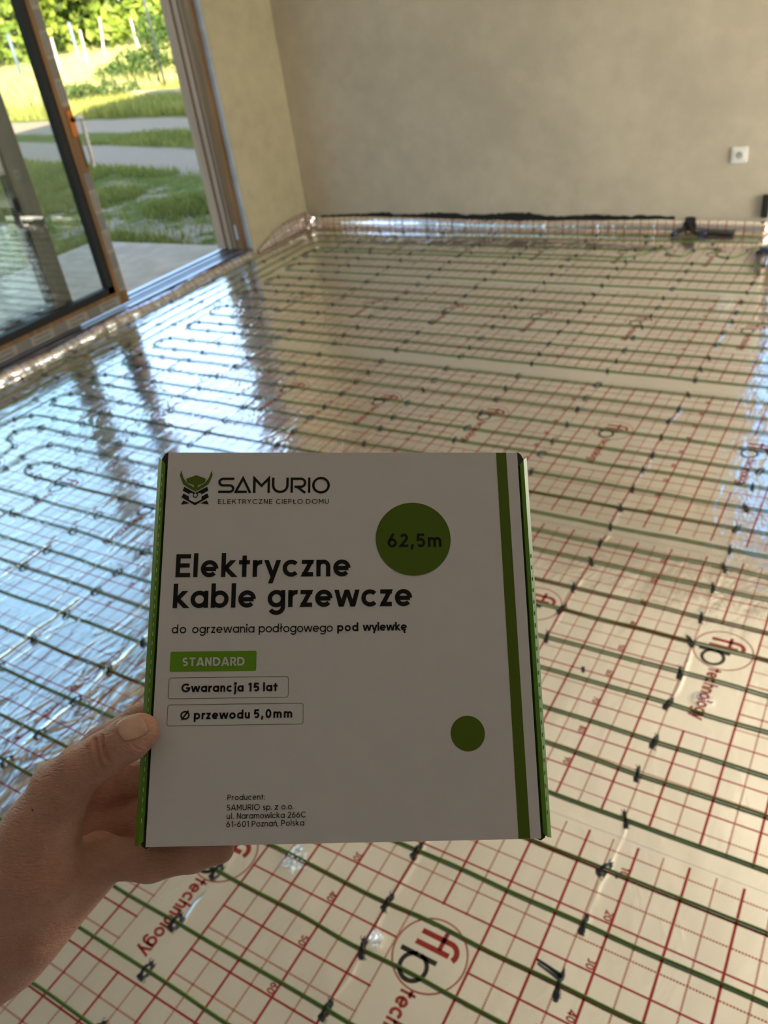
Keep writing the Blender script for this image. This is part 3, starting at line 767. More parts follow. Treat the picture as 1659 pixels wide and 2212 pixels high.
for k, (dd, x, y, a, key) in enumerate(cand):
    arm = abs(x - .052) < .03 and abs(y + .147) < .02
    if nclip < 300 and dd < 500:
        o = bpy.data.objects.new('cable_clip', ARM_ME if arm else CLIP_ME[k % 2]); COL.objects.link(o)
        o.location = (x, y, .0034); o.rotation_euler = (0, 0, .12 if arm else a)
        lab = LAB[key]; grp = 'clips ' + LAB[key].split(' clip ', 1)[1]
        for sx_, sy_, sl_ in SINGLE:
            if abs(x - sx_) < .03 and abs(y - sy_) < .03: lab = sl_
        if arm: lab = 'dark broken clip with a long side arm, lowest right in the foreground'
        tag(o, lab, 'clip', grp); nclip += 1
    else:
        me = CLIP_ME[k % 2]; c, s_ = math.cos(a), math.sin(a)
        far_mb.add([(x + v.co.x * c - v.co.y * s_, y + v.co.x * s_ + v.co.y * c, .0034 + v.co.z) for v in me.vertices], [tuple(pl.vertices) for pl in me.polygons])
if far_mb.v: tag(far_mb.build('cable_clip', M['clip']), 'remaining tiny dark clips on the farthest cable runs along the back wall', 'clip', None, 'stuff')
print('CLIPS', len(cand), nclip, sum(c[0] < 500 for c in cand))
# two small dark crumbs lying on the foil
for (x, y), lab in (((-.166, .612), 'small dark round crumb lying between two cables right of the box'), ((.079, .098), 'tiny dark speck lying beside the clip near the lower right box corner')):
    bm = bmesh.new(); bmesh.ops.create_icosphere(bm, subdivisions=2, radius=.0055 if y > .3 else .0025)
    for v in bm.verts: v.co *= 1 + .15 * math.sin(v.co.x * 900) ; v.co.z *= .7
    me = bpy.data.meshes.new('crumb'); bm.to_mesh(me); bm.free(); me.materials.append(M['clip'])
    o = bpy.data.objects.new('crumb', me); COL.objects.link(o); o.location = (x, y, .0065 if y > .3 else .0045); tag(o, lab, 'crumb')

# ------------------------------------------------------------------ things on the back wall
so_ = empty('wall_socket', (-.568, YB, .4415)); tag(so_, 'white square power socket on the back wall at right', 'socket')
def soc(poly, y0, y1, name, m, par=so_):
    n = len(poly); V = [(a, y0, b) for a, b in poly] + [(a * .95, y1, b * .95) for a, b in poly]
    F = [tuple(n + k for k in range(n))] + [(k, (k + 1) % n, n + (k + 1) % n, n + k) for k in range(n)]
    return mesh_obj(name, V, F, m, par, None, False)
soc(rrect(-.0435, -.0435, .0435, .0435, .010), -.0005, -.012, 'cover_plate', M['white_plastic'])
si_ = soc(rrect(-.030, -.030, .030, .030, .012), -.012, -.016, 'socket_insert', M['white_plastic'])
soc(disc(0, 0, .0195, 32)[0], -.0161, -.0163, 'socket_well', M['hole'], si_)
mb = MB()
for a in (-.0095, .0095): mb.add([(a + .0028 * math.cos(t), -.0166, .0028 * math.sin(t)) for t in np.arange(10) * PI / 5], [tuple(range(10))])
mb.box((-.002, -.019, .012), (.002, -.0163, .018)); mb.tube([(0, -.0165, .007), (0, -.024, .007)], .002, 8)
mb.build('contact_holes', M['gasket'], si_)
o = MB().box((-.418, YB - .035, .105), (-.383, YB - .0005, .228)).build('junction_box', M['dark'], bevel=.004)
tag(o, 'black box low on the back wall at the right picture edge', 'junction box')
# wall slot: black patch paints its dark cavity; cable ends wrapped in black
o = MB().add([(x, YB - .0075, z) for x, z in ((-.85, .035), (-.845, .080), (-.832, .100), (-.80, .103), (-.778, .098), (-.766, .060), (-.770, .030))] + [(x, YB - .03, z * .7) for x, z in ((-.85, .035), (-.845, .080), (-.832, .100), (-.80, .103), (-.778, .098), (-.766, .060), (-.770, .030))], [tuple(range(13, 6, -1))] + [(k, (k + 1) % 7, 7 + (k + 1) % 7, 7 + k) for k in range(7)]).build('slot_shade', M['dark'])
tag(o, 'black opening at the foot of the back wall where the cable ends enter', 'wall opening')
cv = empty('cable_sleeve', (-.80, YB - .03, .05)); tag(cv, 'black wrapped cable joint coming out of the back wall onto the foil', 'cable joint')
def cvp(pts, r, name, m):
    P = smooth_path([tuple(np.subtract(q, cv.location)) for q in pts], .01); return MB().tube(P, r, 9).build(name, m, cv, True)
cvp([(-.815, YB - .02, .075), (-.80, YB - .05, .060), (-.765, YB - .065, .026), (-.72, YB - .058, .018), (-.66, YB - .055, .017), (-.55, YB - .055, .013)], .011, 'right_sleeve', M['dark'])
cvp([(-.815, YB - .02, .065), (-.835, YB - .05, .045), (-.87, YB - .085, .022), (-.895, YB - .10, .018)], .013, 'left_sleeve', M['dark'])
cvp([(-.735, YB - .060, .021), (-.70, YB - .058, .020)], .0135, 'tape_band', M['blue'])
cvp([(-.868, YB - .082, .024), (-.888, YB - .095, .021)], .0150, 'tape_band', M['blue'])
o = MB().box((-.372, 3.985, .004), (-.335, 4.03, .016)).box((-.36, 4.02, .008), (-.30, 4.06, .024), 1).build('cable_end_plug', [M['dark'], M['blue']], bevel=.003)
tag(o, 'small dark blue cable end piece on the foil at the far right edge', 'cable plug')

# ================================================================== THE BOX
BO = Vector((.11185, -.58974, 1.21667)); BU = Vector((.82939, .53737, -.15278)); BV = Vector((-.32048, .68109, .65834)); BN = BU.cross(BV)
bm4 = Matrix.Identity(4)
for k in range(3): bm4[k][0], bm4[k][1], bm4[k][2] = BU[k], BV[k], BN[k]
bm4.translation = BO
BW, BH, BD = .105, .10987, .044
M['card'] = mat('white_card', (0.72, 0.67, 0.70), 0.45, var=0.015, scale=60, bmp=0.00004, bscale=900)
M['card_edge'] = mat('card_edge', (0.68, 0.63, 0.56), 0.8)
M['green'] = mat('print_green', (0.088, 0.138, 0.005), 0.5, var=0.03, spec=0.25)
M['green_pill'] = mat('print_bright_green', (0.15, 0.33, 0.008), 0.45, var=0.03, spec=0.3)
M['green_side'] = mat('side_green', (0.13, 0.29, 0.010), 0.32, var=0.05)
M['black'] = mat('print_black', (0.007, 0.007, 0.007), 0.6, spec=0.25)
M['in_dark'] = mat('inside_shade', (0.03, 0.026, 0.022), 0.8)  # near-black colour paints the shade inside the box
bx_ = empty('cardboard_box'); bx_.matrix_world = bm4
tag(bx_, 'white and green printed cardboard box held up in the hand', 'box')
# printed front panel; print coordinates in mm from its upper left corner
fp = MB(); t = .0016; rr = .0015
fp.box((-BW, -BH, -t), (BW, BH, 0))
def pr(polys, m, z=.00012):
    for p in polys: fp.add([(-BW + a * .001, BH - b * .001, z) for a, b in p], [tuple(range(len(p)))[::-1]], m)
def ptxt(s, w, x0, x1, base, cap, m=2, z=.00025): pr([[(a, -b) for a, b in p][:] for p in text_polys(s, w, x0, x1, -base, cap)], m, z)
pr([[(197.0, 0.05), (203.2, 0.05), (204.1, 219.6), (197.8, 219.6)]], 1)
pr([[q for q in arc(172.7, 164.6, 9.55, 0, 360, n=56)[:-1]][::-1]], 1)
pr([[(a, b) for a, b in rrect(7.6, 118.0, 55.4, 129.1, .9)][::-1]], 4)
for x0, y0, x1, y1 in ((7.55, 132.4, 73.4, 143.7), (7.65, 147.0, 81.8, 158.2)): pr([p[::-1] for p in ribbon(rrect(x0, y0, x1, y1, 1.4), .28, True)], 1)
ptxt('STANDARD', .205, 14.4, 48.9, 126.15, 4.85, 3)
ptxt('Gwarancja', .215, 14.6, 48.8, 140.3, 4.7); ptxt('15', .215, 51.3, 57.4, 140.3, 4.7); ptxt('lat', .215, 59.5, 67.5, 140.3, 4.7)
ptxt('Ø', .18, 14.7, 19.8, 155.0, 4.6); ptxt('przewodu', .215, 22.1, 52.6, 154.9, 4.7); ptxt('5,0mm', .215, 54.9, 75.8, 154.7, 4.7)
ptxt('Elektryczne', .185, 8.0, 108.3, 75.75, 13.5); ptxt('kable', .185, 7.4, 54.2, 93.5, 13.5); ptxt('grzewcze', .185, 60.9, 143.7, 93.4, 13.5)
ptxt('do', .13, 7.6, 15.6, 107.75, 4.75); ptxt('ogrzewania', .13, 19.0, 53.9, 107.75, 4.75); ptxt('podłogowego', .13, 56.3, 98.1, 107.7, 4.75); ptxt('pod', .20, 100.6, 112.6, 107.5, 4.75); ptxt('wylewkę', .20, 115.3, 140.3, 107.4, 4.75)
ptxt('Producent:', .13, 41.9, 61.8, 197.15, 2.85); ptxt('SAMURIO', .13, 41.7, 59.3, 202.35, 2.95); ptxt('sp.', .13, 60.9, 65.6, 202.35, 2.95); ptxt('z', .13, 67.2, 69.1, 202.35, 2.95); ptxt('o.o.', .13, 70.8, 77.2, 202.35, 2.95)
ptxt('ul.', .13, 41.8, 45.6, 206.6, 2.95); ptxt('Naramowicka', .13, 47.2, 72.6, 206.6, 2.95); ptxt('266C', .13, 74.2, 83.9, 206.55, 2.95)
ptxt('61-601', .13, 41.8, 53.6, 210.7, 2.95); ptxt('Poznań,', .13, 55.2, 69.3, 210.7, 2.95); ptxt('Polska', .13, 70.8, 83.0, 210.65, 2.95)
ptxt('ELEKTRYCZNE', .13, 30.6, 62.4, 32.1, 2.95); ptxt('CIEPŁO', .13, 64.5, 80.2, 32.1, 2.95); ptxt('DOMU', .13, 82.1, 95.6, 32.1, 2.95)
# wide wordmark letters
g = 1.42; T_, B_ = 15.85, 25.35
def st(p, w=g, c=False): pr([q[::-1] for q in ribbon(p, w, c)], 2, .00025)
h = g / 2; m_ = (T_ + B_) / 2 + .05
st([(39.6, T_ + h)] + [(33.1, T_ + h)] + [(33.1 + 2.15 * math.cos(math.radians(a)), (T_ + h + m_) / 2 + (m_ - T_ - h) / 2 * math.sin(math.radians(a))) for a in range(270, 89, -15)] + [(36.8, m_)] + [(36.9 + 2.2 * math.cos(math.radians(a)), (B_ - h + m_) / 2 + (B_ - h - m_) / 2 * math.sin(math.radians(a))) for a in range(-90, 91, 15)] + [(30.4, B_ - h)])
st([(40.3, B_), (44.75, 16.2), (49.2, B_)]); st([(41.2, B_ - h), (47.2, B_ - h)])
st([(51.5, B_), (51.5, 16.3), (55.75, 20.9), (60.0, 16.3), (60.0, B_)])
st([(62.6, T_), (62.6, 20.5)] + [(66.85 + 4.25 * math.cos(math.radians(a)), 20.5 + 4.25 * math.sin(math.radians(a))) for a in range(180, -1, -12)] + [(71.1, T_)])
st([(73.6, B_), (73.6, T_ + h), (79.0, T_ + h)] + [(79.0 + 2.5 * math.cos(math.radians(a)), T_ + h + 2.5 + 2.5 * math.sin(math.radians(a))) for a in range(-90, 91, 15)] + [(75.2, T_ + h + 5.0)]); st([(77.0, T_ + h + 5.2), (81.6, B_)])
st([(83.95, T_), (83.95, B_)]); st([(90.95 + 4.55 * math.cos(a), 20.6 + 4.45 * math.sin(a)) for a in np.arange(48) * 2 * PI / 48], g, True)
# horned helmet mark
def hp_(pts, m): 
    a = sum(pts[i - 1][0] * pts[i][1] - pts[i][0] * pts[i - 1][1] for i in range(len(pts)))
    pr([pts if a < 0 else pts[::-1]][:1] if False else [pts[::-1] if a > 0 else pts], m, .00025)
def mirror(p): return [(34.2 - a, b) for a, b in p]
horn = [(8.1, 11.3), (9.6, 16.0), (11.9, 19.3), (15.9, 21.7), (17.1, 22.0), (17.1, 24.5), (12.6, 22.0), (9.7, 19.9), (7.5, 14.5)]
hp_(horn, 1); hp_(mirror(horn), 1)
hp_([(17.1, 14.3), (22.9, 16.5), (22.4, 18.9), (18.3, 20.6), (18.0, 22.2), (16.2, 22.2), (15.9, 20.6), (11.8, 18.9), (11.3, 16.5)], 1)
for pl in ([(10.4, 21.5), (16.9, 25.1), (16.9, 25.9), (15.8, 25.9), (15.8, 25.3), (13.7, 25.3), (13.7, 26.2), (9.6, 23.8)], [(10.1, 25.6), (13.4, 27.5), (13.5, 29.4), (17.1, 31.3), (17.1, 32.8), (9.1, 27.9)], [(10.3, 29.9), (13.9, 31.7), (9.0, 32.4)]):
    hp_(pl, 2); hp_(mirror(pl), 2)
st([(15.9, 25.4), (15.9, 27.2), (16.5, 27.9), (17.7, 27.9), (18.3, 27.2), (18.3, 25.4)], .55)
fpo = fp.build('front_panel', [M['card'], M['green'], M['black'], M['card'], M['green_pill']], bx_)
# round sticker
stk = MB()
stk.add([(-BW + a * .001, BH - b * .001, .0003) for a, b in arc(145.2, 53.7, 22.05, 0, 360, n=80)[:-1]], [tuple(range(80))[::-1]], 0)
for p in text_polys('62,5m', .185, 130.2, 161.7, -58.7, 8.1): stk.add([(-BW + a * .001, BH + b * .001, .00045) for a, b in p], [tuple(range(len(p)))], 1)
o = stk.build('sticker', [M['green'], M['black']], fpo); o['label'] = 'round green sticker reading 62,5m'
# tray behind the lid: body, rolled green side walls, ears
mb = MB().box((-BW + .001, -BH + .001, -BD), (BW - .001, BH - .001, -BD + .002)).box((-BW + .001, BH - .003, -BD), (BW - .001, BH - .001, -t)).box((-BW + .001, -BH + .001, -BD), (BW - .001, -BH + .003, -t))
mb.build('tray', M['card'], bx_)
for s in (-1, 1):
    mb = MB(); prof = [(BW + .0012, -.0060), (BW + .0019, -.0022), (BW + .0040, -.0014), (BW + .0068, -.0050), (BW + .0074, -.012), (BW + .0050, -BD), (BW + .0012, -BD)]
    n = len(prof); V = []
    for e, ins in ((1, (.0075, .0065, .0040, .0012, .001, .003, .003)), (-1, (.0040, .0025, .0005, -.0002, .001, .003, .003))):
        V += [(s * a, e * (BH - q), z) for (a, z), q in zip(prof, ins)]
    F = [tuple(range(n)), tuple(range(2 * n - 1, n - 1, -1))] + [(k, n + k, n + (k + 1) % n, (k + 1) % n) for k in range(n)]
    mb.add(V, F, 0)
    y = -BH + .012                                                     # white dashes of the fold perforation
    while y < BH - .014:
        if s < 0 or y < .05: mb.box((s * (BW + (.0032 if s < 0 else .0052)) - .00016, y, -.00125 if s < 0 else -.0031), (s * (BW + (.0032 if s < 0 else .0052)) + .00016, y + .0022, -.00095 if s < 0 else -.0024), 1)
        y += .0052 if s < 0 else .0068
    mb.build('side_wall', [M['green_side'], M['card_edge']], bx_)
    MB().box((min(s * (BW - .004), s * (BW + .0011)), -BH + .009, -.016), (max(s * (BW - .004), s * (BW + .0011)), BH - .009, -.0045)).build('gap_shade', M['in_dark'], bx_)  # dark strip standing in for the shaded gap beside the panel
    for e in (1, -1):
        mb = MB()
        pts = [(s * (BW - .006), e * (BH - .001)), (s * (BW + .0004), e * (BH + .0012)), (s * (BW + .0026), e * (BH - .0002)), (s * (BW + .0042), e * (BH - .0035)), (s * (BW + .0036), e * (BH - .008)), (s * (BW - .006), e * (BH - .008))]
        V = [(a, b, -.0024) for a, b in pts] + [(a, b, -.014) for a, b in pts]; n = 6
        mb.add(V, [tuple(range(n)), tuple(range(2 * n - 1, n - 1, -1))] + [(k, n + k, n + (k + 1) % n, (k + 1) % n) for k in range(n)])
        mb.build('tuck_flap', M['in_dark'], bx_)  # ears carry the same painted inside shade

# ================================================================== THE HAND
def nets(F, org, hh):
    """surface nets over a sampled distance field"""
    S = F < 0; sh = F.shape; N = F.size; flat = lambda i, j, k: (i * sh[1] + j) * sh[2] + k
    acc = np.zeros((N, 3)); cnt = np.zeros(N); quads = []
    for ax in range(3):
        sl0 = [slice(None)] * 3; sl1 = [slice(None)] * 3; sl0[ax] = slice(0, -1); sl1[ax] = slice(1, None)
        idx = np.argwhere(S[tuple(sl0)] != S[tuple(sl1)])
        u, v = [(1, 2), (2, 0), (0, 1)][ax]
        idx = idx[(idx[:, u] > 0) & (idx[:, v] > 0) & (idx[:, u] < sh[u] - 1) & (idx[:, v] < sh[v] - 1)]
        j = idx.copy(); j[:, ax] += 1
        f0 = F[tuple(idx.T)]; f1 = F[tuple(j.T)]
        p = idx.astype(float); p[:, ax] += f0 / (f0 - f1)
        cs = []
        for du, dv in ((0, 0), (-1, 0), (-1, -1), (0, -1)):
            c = idx.copy(); c[:, u] += du; c[:, v] += dv; fi = flat(*c.T); cs.append(fi); np.add.at(acc, fi, p); np.add.at(cnt, fi, 1)
        q = np.stack(cs, 1); fl_ = f0 > 0; q[fl_] = q[fl_][:, ::-1]; quads.append(q)
    Q = np.vstack(quads); used = np.nonzero(cnt)[0]; mp = np.full(N, -1); mp[used] = np.arange(len(used))
    return org + hh * acc[used] / cnt[used][:, None], mp[Q]
def cone(P, a, b, ra, rb):
    a, b = np.array(a), np.array(b); ba = b - a; t = np.clip(((P - a) @ ba) / (ba @ ba), 0, 1)
    return np.linalg.norm(P - a - t[..., None] * ba, axis=-1) - (ra + (rb - ra) * t)
def smin(a, b, k):
    q = np.maximum(k - np.abs(a - b), 0) / k; return np.minimum(a, b) - q * q * k * .25
CH = {
 'thumb': [(-.1087, -.0513, .0103, .0098), (-.1150, -.0551, .0113, .0112), (-.1274, -.0624, .0085, .0113), (-.1405, -.0696, .0030, .0125), (-.1532, -.0797, -.0060, .0155), (-.1667, -.1038, -.0200, .0200)],
 'thenar': [(-.1667, -.1038, -.0200, .0200), (-.1688, -.1235, -.0270, .0235), (-.1832, -.1509, -.0450, .0260)],
 'index': [(-.1735, -.0815, -.0680, .0130), (-.1486, -.0579, -.0600, .0108), (-.1273, -.0451, -.0560, .0097), (-.0941, -.0272, -.0545, .0088), (-.0718, -.0179, -.0535, .0075)],
 'middle': [(-.1650, -.0985, -.0830, .0120), (-.1300, -.0790, -.0680, .0108), (-.0918, -.0670, -.0555, .0097), (-.0625, -.0600, -.0535, .0080)],
 'ring': [(-.1529, -.1108, -.0760, .0120), (-.1215, -.1013, -.0660, .0108), (-.0844, -.0945, -.0555, .0095), (-.0587, -.0907, -.0535, .0080)],
 'pinky': [(-.1420, -.1195, -.0430, .0120), (-.1110, -.1215, -.0390, .0112), (-.0865, -.1178, -.0340, .0096), (-.0705, -.1150, -.0300, .0080)],
}
PALM = [((-.2051, -.1601, -.0637), (-.1751, -.0864, -.0700), .026, .0140), ((-.2051, -.1601, -.0637), (-.1652, -.1004, -.0830), .026, .0130),
        ((-.1997, -.1653, -.0649), (-.1522, -.1132, -.0770), .024, .0130), ((-.1923, -.1642, -.0620), (-.1420, -.1195, -.0480), .022, .0130),
        ((-.1798, -.1557, -.0509), (-.1460, -.1286, -.0440), .0200, .0130), ((-.2051, -.1601, -.0637), (-.273, -.2316, -.061), .031, .038), ((-.273, -.2316, -.061), (-.3425, -.3144, -.0562), .038, .044)]
def hand_sdf(P):
    d = np.full(P.shape[:-1], 9.)
    for a, b, ra, rb in PALM: d = smin(d, cone(P, a, b, ra, rb), .014)
    for name, js in CH.items():
        f = np.full(P.shape[:-1], 9.)
        for a, b in zip(js[:-1], js[1:]): f = smin(f, cone(P, a[:3], b[:3], a[3], b[3]), .004)
        d = smin(d, f, .007 if name == 'thenar' else .006 if name == 'thumb' else .005)
    # knuckle folds on the thumb and the line round its root
    def cut(d, a, b, r, k=.0012): return -smin(-d, cone(P, a, b, r, r), k)
    axv = np.array((.866, .5, .0)); upv = np.array((-.10, .17, .98)); sdv = np.cross(upv, axv)
    for o_, t0, t1, r_ in ((0, -1.0, .55, .0010), (.0042, -.8, .5, .0008), (-.0046, -.7, .4, .0007)):
        ring = [np.array((-.1274, -.0624, .0085)) + axv * (o_ + .0016 * math.sin(t * 2)) + .0115 * (upv * math.cos(t) + sdv * math.sin(t)) for t in np.linspace(t0, t1, 6)]
        for p_, q_ in zip(ring[:-1], ring[1:]): d = cut(d, p_, q_, r_)
    d = cut(d, (-.1640, -.0905, .0030), (-.1440, -.0830, .0040), .0010)
    for k_ in range(4): d = cut(d, (-.186, -.112 - .011 * k_, -.006 - .005 * k_), (-.158, -.117 - .012 * k_, -.012 - .006 * k_), .0006)
    # keep clear of the box
    q = np.stack([np.abs(P[..., 0]) - (BW + .0068), np.abs(P[..., 1]) - BH, np.abs(P[..., 2] + BD / 2) - BD / 2], -1)
    bd_ = np.linalg.norm(np.maximum(q, 0), axis=-1) + np.minimum(q.max(-1), 0)
    return np.maximum(d, -bd_ + .0003)
hh = .00125
lo, hi = np.array((-.36, -.335, -.115)), np.array((-.045, -.005, .032))
ax_ = [np.arange(lo[k], hi[k], hh) for k in range(3)]
G = np.stack(np.meshgrid(*ax_, indexing='ij'), -1)
Fd = np.concatenate([hand_sdf(G[k:k + 16]) for k in range(0, G.shape[0], 16)]); del G
hv, hf = nets(Fd, lo, hh)
skin, nt, b = newmat('skin')
tc = nt.nodes.new('ShaderNodeTexCoord'); P_ = tc.outputs['Object']
n1 = noise(nt, P_, 45.0, 4.0, 0.6); n2 = noise(nt, P_, 420.0, 3.0, 0.6)
spd = nt.nodes.new('ShaderNodeVectorMath'); spd.operation = 'DISTANCE'; nt.links.new(P_, spd.inputs[0])
base = mixcol(nt, sstep(n1, .3, .7), (.60, .29, .21), (.72, .385, .29))
nt.links.new(mixcol(nt, n2 * .25, base, (.44, .20, .14)), b.inputs['Base Color'])
b.inputs['Roughness'].default_value = .48; b.inputs['Specular IOR Level'].default_value = .35
b.inputs['Subsurface Weight'].default_value = .15; b.inputs['Subsurface Radius'].default_value = (.006, .002, .001); b.inputs['Subsurface Scale'].default_value = .6
lines = noise(nt, mapping(nt, P_, (1, 3.2, 1), (0, 0, 0), (.2, 0, .35)), 150.0, 2.0, .5, .5)
bump(nt, b, n2 * .4 + (lines - .5).abs() * -1.6 + n1 * .5, .0010)
hand = mesh_obj('person', hv, hf, skin, None, None, True); hand.matrix_world = bm4
tag(hand, 'bare left hand and wrist of a person gripping the lower left of the box', 'person')
sm = hand.modifiers.new('smooth', 'SMOOTH'); sm.factor = .5; sm.iterations = 1
# thumbnail: plate that follows the back of the thumb tip
ax = Vector((.85, .53, .0)).normalized(); up = Vector((-.10, .22, 1.0)); up = (up - ax * up.dot(ax)).normalized(); sd_ = up.cross(ax)
nail_m = mat('nail', (.60, .36, .27), .28, var=.06, scale=200, coat=.3)
cn = Vector((-.1098, -.0512, .0103))
V = []; F = []; nu, nv = 15, 15
for i in range(nu):
    s = -1 + 2 * i / (nu - 1)
    for j in range(nv):
        u = -1 + 2 * j / (nv - 1)
        a_, b_ = s * math.sqrt(1 - .36 * u * u * (1 if u < 0 else .8)), u * math.sqrt(1 - .34 * s * s)
        V.append(cn + ax * (.0066 * b_) + sd_ * (.0066 * a_) + up * .03)
Pn = np.array(V); un = np.array(up)
for _ in range(40): Pn -= un * np.clip(hand_sdf(Pn), -.004, .004)[:, None] * .8
V = [tuple(q) for q in Pn + un * .0004]
for i in range(nu - 1):
    for j in range(nv - 1): F.append((i * nv + j, (i + 1) * nv + j, (i + 1) * nv + j + 1, i * nv + j + 1))
nl = mesh_obj('thumbnail', V, F, nail_m, hand, None, True)
md = nl.modifiers.new('solid', 'SOLIDIFY'); md.thickness = .0010; md.offset = 0
nl['label'] = 'pale thumbnail'

# ================================================================== OUTSIDE
gm, nt, b = newmat('ground')
g_ = nt.nodes.new('ShaderNodeNewGeometry'); P_ = g_.outputs['Position']
sx = nt.nodes.new('ShaderNodeSeparateXYZ'); nt.links.new(P_, sx.inputs[0]); gx = X(nt, sx.outputs[0]); gy = X(nt, sx.outputs[1])
wv = (noise(nt, P_, .9, 3.0) - .5) * 1.5
def band(px, py, dx, dy, hw):
    L = math.hypot(dx, dy); nx_, ny_ = -dy / L, dx / L
    d = ((gx - px) * nx_ + (gy - py) * ny_ + wv * .35).abs(); return sstep(d, hw * .75, hw * 1.2).inv()
tr = band(-7.9, 7.7, -4.9, 1.15, .62).mx(band(-10.7, 10.75, -6.0, .9, .70))
near = sstep(gx, -6.6, -5.2) * sstep(gy, 6.6, 5.0)
patch = sstep(noise(nt, P_, 2.2, 4.0, .6), .50, .60) * sstep(gx, -9.5, -7.5)
gravel = tr.mx(patch).mx(near * sstep(noise(nt, P_, 3.0, 3.0), .40, .52))
gn = noise(nt, P_, 30.0, 4.0, .7)
soil = mixcol(nt, gn, (.38, .275, .18), (.66, .49, .335)); grs = mixcol(nt, noise(nt, P_, 6.0, 4.0), (.10, .13, .02), (.24, .25, .05))
farm = sstep((gy - gx), 29.0, 33.0)
nt.links.new(mixcol(nt, gravel, mixcol(nt, farm, grs, (.24, .27, .05)), soil), b.inputs['Base Color']); b.inputs['Roughness'].default_value = .95; b.inputs['Specular IOR Level'].default_value = .1
bump(nt, b, gn, .02)
struct(MB().box((-220, -60, -.5), (60, 220, -.13)), 'ground', gm)
o = MB().box((-5.66, -6, -.128), (XL - .301, 3.95, -.03)).build('terrace_slab', M['concrete'], bevel=.008); o['kind'] = 'structure'

def blades(name, n, zone, hmin, hmax, wdt, cols, label, cat='grass', seed=3):
    r = np.random.default_rng(seed); pts = []
    while len(pts) < n:
        q = zone(r)
        if q is not None: pts.append(q)
    P = np.array(pts); n = len(P); H = r.uniform(hmin, hmax, n); th = r.uniform(0, 2 * PI, n); w = wdt * r.uniform(.6, 1.3, n)
    d = np.stack([np.cos(th), np.sin(th)], 1); ln = r.normal(0, .28, (n, 2)) * H[:, None]
    z0 = -.131
    A = np.c_[P - d * w[:, None], np.full(n, z0)]; B = np.c_[P + d * w[:, None], np.full(n, z0)]
    Cc = np.c_[P + d * w[:, None] * .7 + ln * .4, z0 + H * .6]; D = np.c_[P - d * w[:, None] * .7 + ln * .4, z0 + H * .6]; E = np.c_[P + ln, z0 + H]
    V = np.stack([A, B, Cc, D, E], 1).reshape(-1, 3); i = np.arange(n) * 5
    F = np.stack([i, i + 1, i + 2, i + 3], 1).tolist() + np.stack([i + 3, i + 2, i + 4], 1).tolist()
    m, nt, b = newmat(name); oi = nt.nodes.new('ShaderNodeNewGeometry')
    rnd = X(nt, oi.outputs['Random Per Island'])
    pn = noise(nt, oi.outputs['Position'], 1.1, 3.0)
    nt.links.new(mixcol(nt, (rnd * .6 + sstep(pn, .3, .7) * .5), cols[0], cols[1]), b.inputs['Base Color']); b.inputs['Roughness'].default_value = .7
    b.inputs['Specular IOR Level'].default_value = .2
    tr_ = nt.nodes.new('ShaderNodeBsdfTranslucent'); mx = nt.nodes.new('ShaderNodeMixShader'); mx.inputs[0].default_value = .35
    nt.links.new(mixcol(nt, rnd, cols[0], cols[1]), tr_.inputs[0]); nt.links.new(b.outputs[0], mx.inputs[1]); nt.links.new(tr_.outputs[0], mx.inputs[2]); nt.links.new(mx.outputs[0], nt.nodes['Material Output'].inputs[0])
    o = mesh_obj(name, V, F, m); return tag(o, label, cat, None, 'stuff')
CX, CY = .345, -.86
def wedge(r, r0, r1):
    az = math.radians(r.uniform(-61, -39)); rho = math.exp(r.uniform(math.log(r0), math.log(r1))); return CX + rho * math.sin(az), CY + rho * math.cos(az)
def on_track(x, y):
    for px, py, dx, dy, hw in ((-7.9, 7.7, -4.9, 1.15, .60), (-10.7, 10.75, -6.0, .9, .66)):
        L = math.hypot(dx, dy)
        if abs((x - px) * -dy / L + (y - py) * dx / L) < hw: return True
    return False
def z_near(r):
    x, y = wedge(r, 6.2, 15.8)
    if on_track(x, y) or (x > -5.8 and y < 4.1) or x > -4.5: return None
    q = math.sin(x * 2.1 + 1.3 * math.sin(y * 1.7)) + math.sin(y * 2.7 - x * .8)
    if x > -8.6 and q < .25 and r.uniform() > .08: return None
    return x, y
def z_mid(r):
    x, y = wedge(r, 15.5, 27.0)
    return (x, y) if (x + 10.7) * .9 + (y - 10.75) * 6.0 > 5.4 else None
def z_far(r): return wedge(r, 24.0, 75.0)
blades('lawn_grass', 26000, z_near, .03, .11, .006, ((.14, .17, .03), (.40, .38, .10)), 'short patchy green grass between the terrace and the gravel tracks', seed=3)
blades('meadow_grass', 24000, z_mid, .08, .28, .010, ((.20, .23, .04), (.46, .44, .12)), 'taller green grass along the fence beyond the gravel track', seed=4)
blades('field_grass', 34000, z_far, .25, .60, .018, ((.40, .40, .10), (.74, .68, .30)), 'tall sunlit yellow green grass of the field behind the fence', seed=5)
